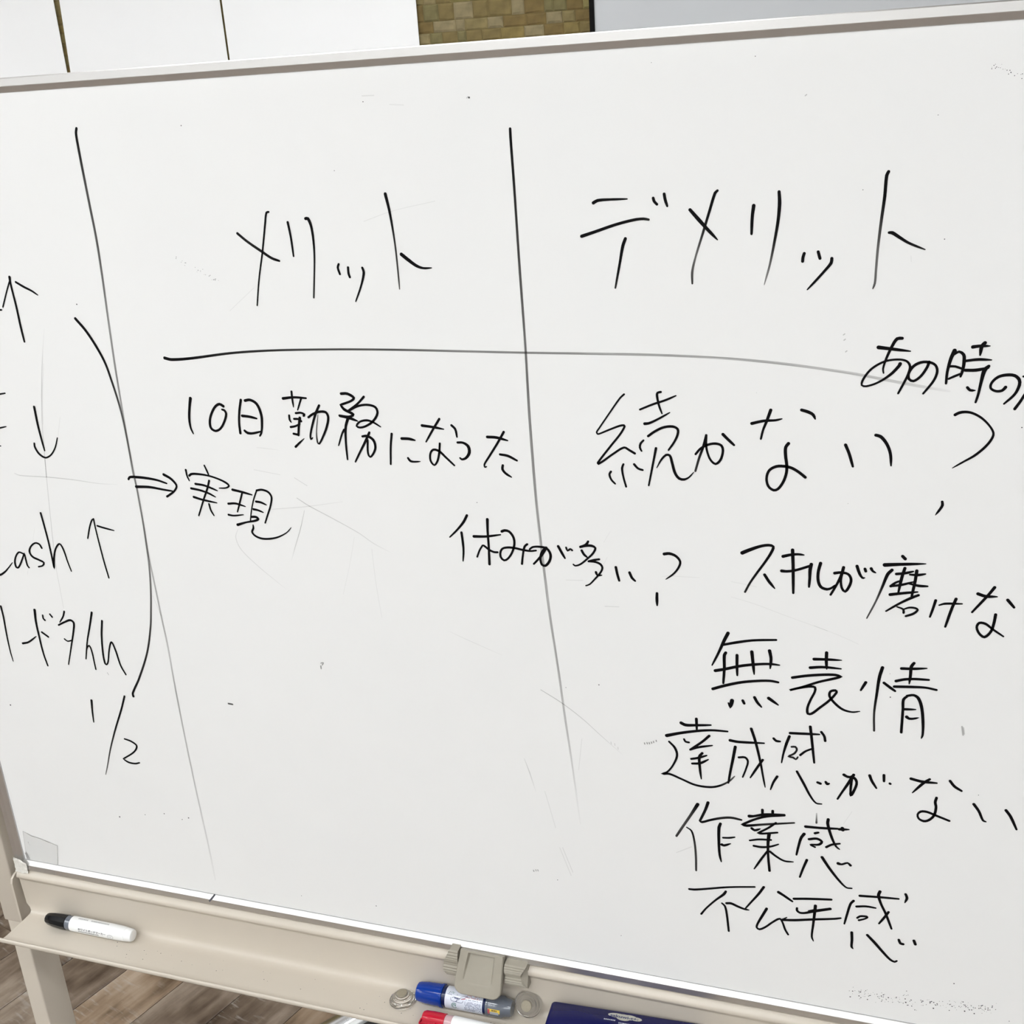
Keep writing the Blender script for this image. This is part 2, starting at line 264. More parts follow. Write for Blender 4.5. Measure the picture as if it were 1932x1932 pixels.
# ------------------------------------------------------------------ ink strokes: x,y (mm on the panel), width (mm), density
INK = [
('long divider line left of the first column', [("283.6,865.5,2.36,1 282.1,861.3,2.42,0.98 281.7,850.4,2.42,0.91 281.8,827.7,2.4,0.82 282.3,795.9,2.34,0.73 282.7,763.3,2.27,0.68 281.5,731.8,2.18,0.61 279.1,690.2,2.08,0.53 276.7,644.2,1.99,0.47 275.6,606.9,1.91,0.39 275,573.6,1.89,0.34 274.8,548.1,1.87,0.3 275.1,526.4,1.83,0.28 274.7,503.1,1.8,0.28 274.8,472.5,1.76,0.29 273.9,440.9,1.77,0.3 274.5,407.9,1.79,0.34 275.5,363.8,1.82,0.33 276.4,330.3,1.79,0.31 275.9,276.2,1.77,0.3 277,179.9,1.77,0.26 279,119,1.71,0.2 280.8,62.4,1.62,0.13 281.1,23.1,1.52,0.05",())]),
('large curved bracket stroke', [("240.5,689,2.74,1 249.8,677.4,2.7,1 259,661,2.6,0.99 265.7,644.5,2.37,0.96 269.4,626,2.17,0.9 272.4,606.8,2.01,0.81 274.1,587.4,1.97,0.67 274.5,552.6,1.97,0.54 274.1,529.2,2,0.42 275.3,511.9,1.98,0.42 274.9,481.1,1.9,0.45 273.7,452.1,1.93,0.5 272.3,427.1,1.99,0.57 268.5,398.2,1.98,0.65 262.8,369.2,1.99,0.73 258.4,350.9,2.02,0.8 247.6,319.6,2.08,0.86 230.2,285.9,2.19,0.92 217.5,265.6,2.32,0.97 217.6,261.9,2.84,1",())]),
('long divider line between the two columns', [("704,845.8,2,1 703.9,838,2,0.97 704.4,801.2,1.92,0.9 704.8,736.1,1.89,0.75 705.4,691,1.92,0.66 705.7,660.9,1.94,0.6 705.5,607.5,2.13,0.55 706.1,563.1,2.21,0.5 707.2,521,2.25,0.42 708.9,486.2,2.28,0.38 710.7,455.5,2.3,0.36 713.8,409,2.17,0.33 719,351.9,2.03,0.3 723.5,296.2,1.85,0.25 727.9,246.5,1.56,0.15 733.2,178.1,1.14,0.03",())]),
('long curved horizontal line', [("336.1,650.7,2.86,1 343.4,649.3,2.67,1 364.8,650.7,2.39,0.98 412,656.6,2.02,0.9 457.3,659.7,1.87,0.85 522.7,661.5,1.78,0.75 585.3,661.8,1.75,0.66 645.6,661.3,1.78,0.55 703.8,660.7,1.81,0.5 775.7,660.6,1.83,0.42 846.6,659.6,1.91,0.36 911.1,655.8,1.96,0.3 973.3,648.2,1.99,0.26 1003.2,642.9,2.08,0.22 1030.8,637.9,2.04,0.16 1051.8,634.6,1.86,0.05",())]),
('upward arrow', [("171.4,730.2,2.7,1 170.9,724.8,2.21,1 171.9,700.7,2.23,1 172,680.7,2.38,1 172.6,665.3,1.97,1",()),("170.8,727,1.43,1 163.5,715,1.45,1 155.2,700.5,1.47,1",()),("177.7,725.3,2.02,1 186.5,720.4,2.17,1 194.8,716.5,1.84,1 201.2,712.3,1.03,1",())]),
('stroke end beside the upward arrow', [("145,697.1,1.54,1 152.7,697.6,1.53,1",())]),
('upper stroke end beside the downward arrow', [("117.7,608,1.83,1 133.7,610.5,1.36,1",())]),
('middle stroke end beside the downward arrow', [("107.2,570.1,1.84,1 116.5,572.3,1.61,1 125.3,574.1,0.92,1",())]),
('lowest stroke end beside the downward arrow', [("105.1,551.7,1.21,1 112.2,552.2,1.21,1",())]),
('downward arrow', [("167.1,596.7,2.57,1 166.8,578.1,2.5,1 167.5,561.4,2.19,1 168.4,549.4,1.62,0.9",()),("157.1,556.8,1.99,1 156.7,553.2,2.26,1 159.5,546.6,2.42,1 164.1,542.6,2.21,1 168.8,541.6,1.68,1 176.1,545.5,1.53,1 183,553.6,1.43,1 188.2,564,1.26,1",())]),
('letter c of cash', [("61,398.9,2.73,1 69.3,398.9,2.33,1 77.3,403.2,1.84,1 84.3,409.1,1.34,1 91.2,415.7,0.77,1",())]),
('letter a of cash', [("108.8,427.7,1.99,1 103.8,429.1,1.72,1 98.6,424.5,1.84,1 94.9,417.1,2.19,1 94.9,410.6,2.57,1 97.4,409.9,1.83,1 102.2,415.3,1.95,1 110.7,428.4,1.77,1 110.7,419.5,2.12,1 111.1,413.6,1.99,1 112.6,411.3,1.82,1",(7,))]),
('letter s of cash', [("136.1,436.4,2.22,1 134,440.6,2.21,1 129,441.8,1.75,1 122,437.4,1.78,1 118.2,430.7,2.27,1 120.8,425,2.46,1 129.2,421.5,2.25,1 134.5,418.9,2.37,1 132.2,415.2,1.65,1 126,413.3,1.66,1",())]),
('letter h of cash', [("145.2,477.7,2.33,1 146.2,462.8,2.23,1 147.1,443.3,2.11,1 147.1,424.6,2.13,1 146.8,412.8,1.98,1 149.5,424.8,2.23,1 154.7,436.8,1.95,1 161.4,443.1,1.89,1 164.6,437.6,2.08,1 167.2,421.4,1.66,1 169.3,411.3,1.28,1",(4,))]),
('upward arrow after cash', [("212.9,475.2,1.83,1 213,463.8,1.64,1 213.9,445.7,1.73,1 215.2,426.3,1.81,1 217.2,407.3,1.63,1",()),("212.4,475,1.44,1 210.5,473.8,1.67,1 205.8,465.6,1.69,1 200.2,452.1,1.41,1",()),("216,467.6,1.97,1 222.3,466.1,1.95,1 236.3,463.5,1.09,1",())]),
('double line arrow', [("267,522.5,2.15,1 269,524.8,2.32,1 274.2,525.3,2.62,1 287.7,524.9,2.55,1 301.9,523.2,2.14,1 312.7,520.2,1.53,1",()),("274.8,514.7,2.88,1 291.3,515.1,2.5,1 307.7,513.2,2.04,1 318.1,512.2,1.47,1",()),("311,529.7,2.74,1 318.1,526,2.58,1 323.1,520.8,2.41,1 323.9,517.3,2.08,1 319.8,512,1.89,1 314.6,508.5,2.06,1 310.3,505.9,2.25,1",())]),
('vertical stroke at the left edge', [("59.8,359.1,2.49,1 59.9,346.4,2.25,1 58.3,322.4,2.04,1 57.7,302,1.57,1 58.4,288.8,1.06,1",())]),
('katakana do', [("106.7,358.8,3.02,1 104.8,344.5,2.67,1 104.5,324.5,2.31,1 104.9,304.4,2.07,1 107.1,288.4,1.81,1",()),("78.6,314,2.36,1 87.3,316.5,2.03,1 100.3,325.1,0.89,1",()),("109.8,331.3,2.29,1 117.3,326.3,2.29,1",()),("116.4,353.2,1.96,1 116.2,349.2,2.12,1 118,347.2,2.18,1",()),("126.8,355.4,2.01,1 129.1,352.2,2.01,1",())]),
('katakana ta', [("147.5,360.7,2.16,1 144.4,354.3,1.85,1 138,346.4,1.02,1",()),("135.5,342.8,1.88,1 145.4,347.7,2.08,1 153.5,350.6,2.48,1 157.1,347.6,2.62,1 154.2,336.9,2.11,1 147.2,318.9,1.81,1 142.1,305.9,1.53,1 137,293.3,1.25,1",()),("139.5,325.8,1.82,1 142.9,323.4,1.56,1 150.1,325.4,1.4,1",())]),
('katakana i', [("184.7,362.9,2.43,1 178,345.4,2.03,1 170.3,326.2,1.7,1 163.2,303.2,1.4,1",()),("164.6,308.3,1.36,1 168.4,318,1.39,1 171.7,320.8,1.9,1 173.5,314.2,1.83,1 173.7,300.5,1.74,1 173.8,291.2,1.69,1",())]),
('katakana mu', [("196.2,353.8,2.26,1 191.6,335.7,2.22,1 188.2,312.1,2.2,1 188.2,300.3,2.24,1 189.8,298.8,1.65,1 192.7,302.6,1.7,1 198.1,319.3,1.79,1 203,328.4,2,1 206.1,318.9,2.18,1 209,299.5,1.98,1 213.4,289,1.8,1",()),("188.6,288.7,0.76,0.35 189.9,286.1,0.76,0.35",())]),
('numeral one of one half', [("158.2,249.3,2.71,1 156.2,236.1,2.06,1 154.6,220.3,1.25,1",())]),
('slash of one half', [("205.4,260.4,2.16,1 197.3,242.6,2.06,1 183.2,214.9,1.92,0.95 170.2,186.8,1.67,0.85 160.7,162.7,1.32,0.75 155.3,149.8,1.01,0.6",())]),
('numeral two of one half', [("193.2,203.2,1.92,1 201.7,201.1,2.21,1 208.1,196.1,2.25,1 202.9,187.5,1.78,1 185.4,175.4,1.78,1 191.5,171.9,2.25,1 200.8,171.3,1.94,1 207.1,173.3,1.74,1",(4,))]),
('katakana me of merit', [("437,767.6,2.22,0.95 446.3,760,2.2,0.91 459.6,751,2.29,0.93 468.8,745,2.19,0.96 476.3,742.4,1.66,1",()),("472.1,785.8,1.59,1 469.7,785.2,1.78,1 466.8,775.2,1.76,1 460,750,1.52,1 452.8,726.3,1.36,1 446.9,702,1.24,1",())]),
('katakana ri of merit', [("489.9,776.3,2.12,1 491.1,763.1,1.9,1 491.4,746.4,1.46,1",()),("508.1,779.1,2.47,1 510.5,779,2.68,1 512.9,771.3,2.25,1 513.1,755,1.8,1 511.6,740.5,1.5,0.96 506.6,709,1.43,0.9",())]),
('small tsu of merit', [("535.5,738.8,1.86,1 534.2,735.9,1.97,1 535.6,730,1.78,1",()),("544.4,735.8,1.95,1 544.2,730.4,1.97,1 545.1,727.3,1.99,1",()),("558.3,735.4,1.97,1 559.3,731.3,2.22,1 555.3,719.7,1.65,1 548.2,705.5,0.93,1",())]),
('katakana to of merit', [("587.6,797.9,2.6,1 590,782.7,2.09,1 592,757.5,1.47,0.9 592.4,732.9,1.37,0.85 592.3,716.4,0.85,0.8",()),("597.2,746.6,2.87,1 603.8,741.3,2.86,1 610.6,736.5,2.5,1 616.6,734.5,1.77,1 624.6,734.6,0.75,1",())]),
('katakana de of demerit', [("771.3,785.4,2.45,1 774.9,787.2,2.25,1 785.9,787.7,1.72,1 799.4,787.7,0.86,1",()),("760.3,759,2.48,1 771.1,762.2,2.26,1 789.8,767.9,2.1,0.98 805.3,771.3,2.08,0.96 812.5,771.8,1.93,0.94 816.5,771.1,1.73,0.9",()),("797,756.4,2.35,1 794.7,750.7,2.37,1 791.5,735.7,1.84,1 787.3,716.4,1.3,0.9",()),("820.6,787.8,2.03,1 821.3,785.3,2.01,1 823.5,782.9,2,1",()),("829.5,790.7,2.11,1 830.2,786.3,2.11,1 831.8,781.3,1.58,1",())]),
('katakana me of demerit', [("850,777.9,2.39,1 856.7,770.3,2.74,1 863.7,762.5,2.4,1 871.6,754.2,0.86,1",()),("871.7,792,1.71,1 869.8,790.2,2.07,1 865.5,776.9,1.91,1 860.2,760,1.75,0.9 853.9,740.2,1.41,0.65 851.3,728.9,1.78,0.75 851.3,719.6,1.25,0.85",())]),
('katakana ri of demerit', [("899.8,779.8,2.54,1 898.8,771.8,2.21,1 898.3,758.2,1.7,1",()),("919,789.7,2.15,1 919.5,781.3,2.5,1 918.6,768,2.18,1 916,751.3,1.87,0.9 912.8,734.3,1.45,0.7 908.6,718.4,0.52,0.6",())]),
('small tsu of demerit', [("939,742.5,2.11,1 938.1,739.5,2.1,1 937.9,736.4,2.09,1",()),("949.5,743.6,2.05,1 951,738.5,2.05,1",()),("959.9,738.4,2.15,1 959.5,735,2.19,1 955.4,729.6,1.88,1 948.9,722,1.72,1 942,714.3,0.86,1",())]),
('katakana to of demerit', [("998.7,801.8,2.1,1 997.5,799.1,2.19,1 996.8,784,2.1,1 995.2,766.3,1.89,0.86 993.7,746.7,1.7,0.69 993,730.1,1.62,0.63 992.6,719.1,1.52,0.71 991.3,714.9,0.83,0.8",()),("1001.2,757.2,1.79,1 1003.6,757,2.37,1 1008.5,753.8,2.19,0.98 1015.8,749.2,1.73,0.95 1027.7,744.1,0.79,0.9",())]),
('numeral one of ten days', [("357.8,610.8,3.05,1 355.3,602.6,2.55,1 352.6,590,2.45,1 352.5,580.6,1.97,1 354.4,574.6,1.21,1",())]),
('numeral zero of ten days', [("393.6,603.9,2.77,1 389.8,605.9,2.47,1 384.8,603.5,2.36,1 379.4,596.7,2.31,1 375.9,589,2.36,1 375.7,581.4,2.59,1 380.3,578.4,2.23,1 386.4,581,2.08,1 392.3,588.7,2.18,1 395.5,596.3,2.36,1 394.2,599.6,2.26,1 391.6,600.5,1.8,1",())]),
('kanji day', [("414.2,610.7,2.44,1 410.7,599.2,2.3,1 408.5,587.6,2.19,1 408.1,577.1,2.41,1",()),("418.7,610.2,2.56,1 424.4,611,2.52,1 431,607.2,2.66,1 434.3,596.7,2.61,1 433.6,586.8,2.39,1 431.6,578.4,2.01,1 429.4,575,1.48,1",()),("413.1,594.8,2.54,1 420.8,594.2,2.39,1 428.7,592.6,1.55,1",()),("413.4,579.8,2.29,1 416.2,577.7,2.5,1 421.6,577.4,2.13,1 431.1,579.6,1.44,1",())]),
('kanji work, first of attendance', [("460.5,613.4,2.54,1 472.1,614.8,2.08,1 485.2,614.3,1.62,1",()),("470.6,620.4,1.94,1 470.4,613.9,1.96,1 470.6,605.2,0.89,1",()),("479.9,613.8,1.96,1 477.4,608.5,1.64,1 474.6,602.5,1.15,1",()),("472.1,599.3,1.93,1 477.9,599.8,1.89,1 481.3,598.1,2.16,1 480.1,596.9,2.03,1",()),("464.7,596.8,1.95,1 464.5,592.7,1.84,1 465.8,590.1,1.13,1",()),("469.5,593.5,1.97,1 474.3,593.4,2.07,1 476.7,591.5,2.2,1",()),("464.7,585.3,2.08,1 469.7,586.3,1.89,1 474.9,588.6,1.4,1",()),("475.8,594.7,2.56,1 473.8,587.3,2.24,1 471.8,577.4,2.08,1",()),("466.8,578.7,2.05,1 472,577.8,2.05,1",()),("477.5,574.3,0.55,1 472.7,570.4,1.72,1 467.1,565.6,2.2,1",()),("485.1,595.6,2,1 490,598.8,2.09,1 497.3,601.4,2.18,1 504.2,601.1,2.32,1 506.1,596.5,2.26,1 503.6,587.5,2.14,1 498.4,577.5,1.9,0.99 492.9,569.5,1.62,0.95 491.4,571.1,1.55,0.89 491.7,581.4,1.04,0.83 495.6,598.5,0.51,0.8",()),("498,607.6,2.08,1 493.6,600.1,2.24,1 488.5,588.6,2.02,1 484.8,577.9,1.74,1 484.7,573.7,1.57,1 486.9,575.5,0.93,1",())]),
('kanji duty, second of attendance', [("522.5,619.6,2.4,1 528.9,619.7,2.52,1 535.2,615.9,2.46,1 531.8,612.8,1.97,1 520.5,608.8,2.14,1 523.8,604.5,2.62,1 532.7,599.8,2.5,1 528.3,597.6,2,1 518.1,598.3,2.06,1",(4,)),("518.6,598,2.31,1 527.1,596.6,2.76,1 536.4,593.5,1.07,1",()),("545.5,617.2,2.11,1 538.5,610.5,1.92,1 527.9,603.2,1.92,1",()),("529.1,603.7,1.93,1 538.2,608,1.94,1 548,609.6,2.01,1 556.2,607.5,2.19,1 557.7,602,2.13,1 552.6,594.3,2.11,1 544.5,589,1.94,1 537.8,587.3,1.83,1 534.7,588.7,1.93,1 538.5,592.9,1.79,1 546.2,594.6,2,1 552.4,592.8,1.71,1 559.4,588.7,1.09,1",()),("526.4,595.5,2.69,1 523.1,586.8,2.34,1 521.4,570.3,1.97,1 521.1,555.2,1.55,1",()),("521.2,584.6,2.01,1 518.5,580.4,1.64,1 513.4,568.7,1.04,1",()),("539.5,578.7,2.01,1 544.4,579.3,2.27,1 550.4,575.5,2.47,1 551.7,568.4,2.2,1 548.8,562.1,1.88,1 545.2,558.6,1.71,1 543.4,561.9,1.86,1 544.4,575.3,1.94,1",()),("547.1,582.7,2.2,1 541.5,573.1,2.2,1 534.8,562.5,1.81,1 529.1,553.1,1.42,1",())]),
('hiragana ni', [("569.9,582.3,2.08,1 567.6,570,1.89,1 565.7,552.5,1.7,1",()),("579.6,578.1,2.44,1 586.8,578.1,2.47,1 592.9,576.9,1.25,1",()),("584.1,559.2,2.02,1 586.1,556.5,2.21,1 589.7,555.9,1.65,1 596.1,556.5,0.71,1",())]),
('hiragana na', [("601.3,591.4,2.44,1 611.9,590.3,2.23,1 622.5,588.6,1.02,1",()),("619,598.2,2.11,1 611.7,587.8,1.93,1 603.8,575.8,1.17,1",()),("630.5,592.6,2.14,1 633.8,589.1,2.12,1 634.9,581.7,1.46,1",()),("617.4,574.8,1.83,1 616,565.9,1.96,1 613.5,557.7,1.84,1 610,553.5,1.63,1 606.7,557.4,1.88,1 607.1,564.6,1.88,1 610.3,568.5,1.95,1 615.9,567.4,2.16,1 622.6,561.2,1.97,1 630,554.1,1.53,1",())]),
('small hiragana tsu', [("635,576.4,2,1 640.3,576.4,2.07,1 645.1,573.1,2.71,1 645.7,567.2,2.68,1 642.2,562,2.28,1 638,560.3,1.9,1 636.2,561.6,1.51,1",())]),
('hiragana ta', [("664.3,582.8,2.37,1 673,582.6,2.4,1 683.6,580.1,1.21,1",()),("680.4,588.1,2.07,1 673.6,577.2,1.93,1 664.6,564,1.79,1 659.5,556.3,1.59,1 659.8,553.8,1.42,1 661.4,554.4,0.97,1",()),("675.4,566.7,2.03,1 682.8,565.6,2.26,1 691.2,561.5,1.66,1",()),("677.3,556.3,2.17,1 676.7,552.6,2.29,1 679.6,548.7,2.13,1 684.9,545.4,1.06,1",())]),
('kanji real of realisation', [("338.3,536,2.03,1 338.6,529.6,1.73,1 340.3,524.6,1.18,1",()),("360.9,541.8,1.62,1 362.7,536.7,1.85,1 364.1,532.3,1.39,1",()),("341.3,530,2.22,1 343.9,531.8,2.28,1 350,532.3,2.12,1 362.8,531.2,1.82,1 374.2,528.3,1.83,1 383.1,524.4,2.09,1 385.8,521.5,2,1 382.2,519.1,1.45,1 374,518.4,0.99,1",()),("346.9,521.5,2.28,1 356.5,520.5,2.11,1 364.8,517.9,1.96,1 371.5,515.4,0.98,1",()),("341,516.4,2.31,1 351.2,514.9,2.13,1 360.5,512.2,1.98,1 368,508.6,1.01,1",()),("342.3,507.2,2.39,1 351.5,504.9,2.14,1 368.5,502.3,1.06,1",()),("363.6,525.8,2.02,1 360.5,518.2,2,1 353.9,505.8,1.8,1 348.7,495.5,1.61,1 344.5,487.1,1.41,1",()),("359,500.6,1.84,1 359.9,494.1,1.88,1 362.7,488.2,1.19,1",())]),
('kanji present of realisation', [("389.1,517.5,2.5,1 398.7,515.8,2.3,1 410.5,513.2,1.26,1",()),("399.5,514.4,1.79,1 395.2,504.2,1.79,1 390.8,493.9,1.3,1",()),("381.7,502.2,2.19,1 390.1,502.9,2.07,1 400.9,500.3,1.06,1",()),("379.9,490.2,2.1,1 385.7,489.6,1.71,1 397.3,491.3,0.88,1",()),("416.6,518.2,1.46,1 411.1,507.1,1.29,1 406.8,494.9,1.22,1 404.4,485.7,1.24,1",()),("416.6,518.2,1.91,1 422.5,519.3,2.02,1 429.5,517.2,2.15,1 432.4,512.2,1.93,1 430,503.2,1.78,1 425.2,493,1.63,1 420.8,483.9,1.37,1",()),("414.1,506.3,2.25,1 419.3,505.8,2.11,1 425.3,503.4,1.08,1",()),("409.9,497.9,2.29,1 414.8,497.2,1.92,1 420.5,495.2,1.08,1",()),("406.1,489.6,2.23,1 411.4,489.7,2.35,1 413.8,487.8,2.38,1 409.7,485.6,2.1,1 399.7,483.4,1.73,1 388.7,479.9,2.69,1",()),("406.6,480.8,1.3,1 406.4,477.3,1.94,1 404.2,473.1,2.06,1 407.1,469.2,2.07,1 414.1,466.7,2.01,1 423.8,467.1,1.91,1 433.7,469.7,1.56,1 444,475.2,1.03,1 449.8,481,0.46,1",())]),
('kanji continue', [("791.9,625.7,1.55,1 788.2,622.2,1.45,1 779.1,609.5,1.35,1 769,595,1.29,1 766.3,590.8,1.31,1 767.3,589.3,1.39,1 768.8,589.6,1.41,1 778.5,593.9,1.56,1 787.4,597.5,1.72,1 791.1,598,1.8,1 791.4,596.7,1.71,1 787.2,589.7,1.71,1 778,578.1,1.72,1 766.3,562.8,1.74,1 766.6,561.7,1.8,1 770.1,563.8,1.75,1 780.7,571.8,1.74,1 790.5,577.9,1.81,1 794.8,575.8,1.94,1 799.8,572.9,2,1",(5, 14)),("777.9,555.1,1.88,1 776.5,552.6,1.79,1 778,547.7,1.72,1 781.4,544,1.42,1",()),("789.4,562.5,1.73,1 788.1,558.9,1.92,1 788.9,551.3,1.66,1 791.2,541.8,1.67,1",()),("799,562.9,2,1 802.4,559.2,1.86,1 806.4,558,1.7,1",()),("823.7,628.5,1.84,1 820.9,627.7,1.81,1 820.4,625.2,1.85,1 822,616.5,1.72,1 824.4,609.5,1.01,1",()),("805.4,612.6,1.57,1 816.7,617.5,1.71,1 827.4,621.4,1.7,1 836.6,625.6,0.98,1",()),("809.2,600.1,2.34,1 812.8,600.6,2.01,1 820,604.1,1.71,1 831.1,610.7,0.85,1",()),("807.8,585.1,1.56,1 805.2,582.2,1.85,1 804.5,578.4,1.76,1 805.9,575.4,1.35,1",()),("812,589.1,2,1 817.7,593.4,2,1 825.6,597.4,2.02,1 833.4,598.4,2.06,1 837.6,596.3,2.04,1 837.6,591.6,1.88,1 834.6,584.8,1.7,1 829.5,577.2,1.41,1",()),("818.6,578.4,1.99,1 816.4,567.7,1.72,1 811.5,544,1.3,1",()),("819,560.7,0.71,1 822.9,568,1.59,1 827.3,572.7,1.84,1 830.5,572.4,2.04,1 832.5,565.4,2.13,1 834.9,556.5,2.22,1 838.4,551.8,2.29,1 842.7,551.1,2.04,1 847,553.4,1.21,1 851,558.1,0.57,1",())]),
('hiragana ka', [("852.8,574.5,1.82,1 857.2,579.8,1.83,1 863.5,583.4,1.91,1 869.7,584.6,2.03,1 874.6,583.1,2.03,1 876,578.4,1.94,1 873.9,570.2,1.94,1 869.7,566.4,1.93,1 865.5,569.9,1.74,1 862.7,577.1,1.7,1 861.7,584.4,1.78,1 861.9,591.7,1.95,1",()),("861.9,591.7,1.8,1 859.3,581.4,1.94,1 855.7,570.9,1.81,0.9 852.5,559.3,1.68,0.85",()),("876,593,2.44,1 880.1,588.8,2.3,1 885.3,583.9,1.73,1",())]),
('hiragana na of does not continue', [("899.9,603.3,2.41,1 909.8,605.9,2.11,1 919.1,606.7,1.8,1 924.4,608.1,0.9,1",()),("915.2,615.3,2.42,1 912,605.6,2.15,1 909.2,597.9,1.72,1 907.5,590.2,1.58,1",()),("940,616.1,2.37,1 945,614.7,2.51,1 949.2,612.4,2.3,1 951,608.7,0.99,1",()),("930.1,587.1,2.45,1 927.9,583.8,2.42,1 927.9,576.5,2.44,1 929,568,2.33,1 928.8,561.1,2.19,1 926.4,553.1,2.13,1 922.2,546.6,2.12,1 918.6,545.3,2.17,1 914.2,548.6,2,1 912.6,555.6,1.95,1 914.7,562.7,2.1,1 920.4,566.5,2.29,1 926.9,567,2.33,1 932.7,565.9,2.31,1 938.5,562.7,2.29,1 944.3,558.1,2.27,1",())]),
('hiragana i of does not continue', [("975.6,587.6,2.37,1 978.7,580.2,2.23,1 982,569.3,1.67,1",()),("998.8,596.8,2.34,1 1002.6,595.7,2.55,1 1007.6,589.6,2.33,1 1010.7,581.5,2.16,1 1011.7,571.4,1.08,1",())]),
('large question mark', [("1057.4,615.6,2.13,1 1060.4,617.4,2.15,1 1064.7,618.2,2,1 1070,617.4,1.82,1 1077,613.6,1.65,1 1083.2,607.4,1.48,1 1086.4,601.6,1.6,1 1085.4,596.7,1.77,1 1081.2,590.1,1.87,1 1074,582.7,1.8,1 1066.5,577.4,1.42,1 1058.2,571.5,0.54,1",()),("1052.5,542.5,1.9,1 1052.9,539.7,2.12,1 1051.4,536.2,1.88,1 1048,530.6,0.53,1",())]),
('hiragana a', [("997.6,668.8,2.75,1 1006.9,667.7,2.31,1 1021.5,666,0.86,1",()),("1014.9,676.2,2.16,1 1011.2,675.8,2.38,1 1008.1,670.7,2.12,1 1003.8,659.8,1.73,1 1001.8,651.7,1.33,1 1002.3,648.2,1.1,1",()),("1014.4,655.9,2.51,1 1013.6,654.1,2.29,1 1007.8,647.3,1.97,1 998.5,640.5,1.53,1 989.7,637.2,1.5,1 986.2,638,1.46,1 987.3,643.2,1.67,1 993.2,651.5,1.67,1 1002.6,657.5,1.59,1 1012,659.3,1.49,1 1018.9,658.2,1.59,1 1021.8,654.2,1.75,1 1020.8,647.6,1.8,1 1017.8,640.2,1.67,1 1014.1,631.9,1.41,1",())]),
('hiragana no', [("1035.7,657.7,2.05,1 1034.6,653.7,1.92,1 1030.3,646.3,1.85,1 1025.1,642.2,1.92,1 1021.7,643.6,1.87,1 1021.1,648.3,2.04,1 1024.5,654.2,2.08,1 1029.7,657.2,2.03,1 1035.7,657.5,1.91,1 1040.5,655.2,1.79,1 1042.1,650.2,1.85,1 1039.9,642.8,1.72,1 1032.8,632.2,1.42,1",())]),
('kanji time', [("1053.7,666.9,2.84,1 1051.4,660.5,2.43,1 1049.5,650.3,1.88,1 1049.1,640.8,1.61,1",()),("1053.5,664.1,1.87,1 1057,666.1,1.85,1 1060.4,663.8,2.21,1 1061.1,658.4,2.36,1 1060.6,652,2,1 1059.3,646.5,1.48,1",()),("1051.2,654.5,1.73,1 1055.1,654.4,1.71,1 1059.2,653,1.69,1",()),("1050.8,644.5,1.46,1 1054.4,646.4,1.75,1 1060.1,649.1,1.31,1",()),("1066.5,669.9,2.43,1 1071.7,670.7,2.13,1 1078.8,670.8,0.71,1",()),("1075,673.2,2.5,1 1073,670.7,2.53,1 1072.2,663.6,1.18,1",()),("1062.4,659,1.87,1 1071.1,660.2,2,1 1080.6,660,0.85,1",()),("1062.3,651.6,2.16,1 1069.8,651.8,2.31,1 1078.8,653.7,1.44,1",()),("1079,655.1,2.11,1 1076.3,652.2,2.96,1 1074.4,642.1,2.13,1 1073.1,632.7,1.74,1 1071.6,626.2,1.48,1",()),("1064.9,637.9,2.03,1 1067,635.8,1.98,1 1070.6,635.7,0.87,1",())]),
('second hiragana no', [("1092.2,638.7,2.25,1 1089.9,636,2.01,1 1085.4,635.5,1.85,1 1081.6,637.9,1.69,1 1082.2,642.3,1.79,1 1086.4,646.7,2.05,1 1092.1,648.4,2.21,1 1097.9,648,2.23,1 1101.4,644.8,2.25,1 1101.8,640.6,2.15,1 1099.1,633.3,1.85,1 1092.1,625.5,1.27,1",())]),
('falling stroke cut by the right edge', [("1110.1,640.7,1.76,1 1105.8,632.4,1.9,1 1103.5,627.6,1.92,1 1100.1,621.7,2.07,1",())]),
('short stroke cut by the right edge', [("1104.1,647.4,1.44,1 1107.2,648.2,1.58,1",())]),
('kanji rest', [("638.2,505.3,2.28,1 634.1,498.2,2.28,1 626.9,489.8,1.74,1 619,482.1,1.21,1",()),("631.3,487.6,2.2,1 631.8,477.8,2.19,1 631.8,469.1,1.88,1 630.4,458.3,1,1",()),("643.5,484.5,2.6,1 655.8,485.3,2.13,1 670.2,488,1.26,1",()),("658.3,502.6,2.54,1 657.7,491.2,2.13,1 657.6,475.3,2,1 657,457.1,2.3,1",()),("645.2,463.8,1.64,1 648.3,471,1.63,1 651.6,476,1.61,1 653,475.7,1.93,1 657.7,472,2.01,1 662.5,469.9,1.96,1 666,470,1.89,1",(2,))]),
('hiragana mi', [("671.7,491.4,2.45,1 674.7,492.6,2.36,1 678.8,491.8,2.3,1 682.7,486.4,2.2,1 683.2,479.3,2.07,1 680.2,470.4,1.92,1 675.5,463.9,1.79,1 671.9,462.2,2,1 668.9,465.2,2.06,1 668.9,470.3,1.92,1 671.3,474.1,1.88,1 676.3,475.6,2,1 683.3,475.5,2.05,1 691.6,474.1,2.03,1 698.5,473.6,1.78,1 704.1,474.5,1.55,1",()),("695.8,480.2,1.99,1 693.2,477.8,2,1 690.9,469,1.78,1 689.4,459.9,1.93,1",())]),
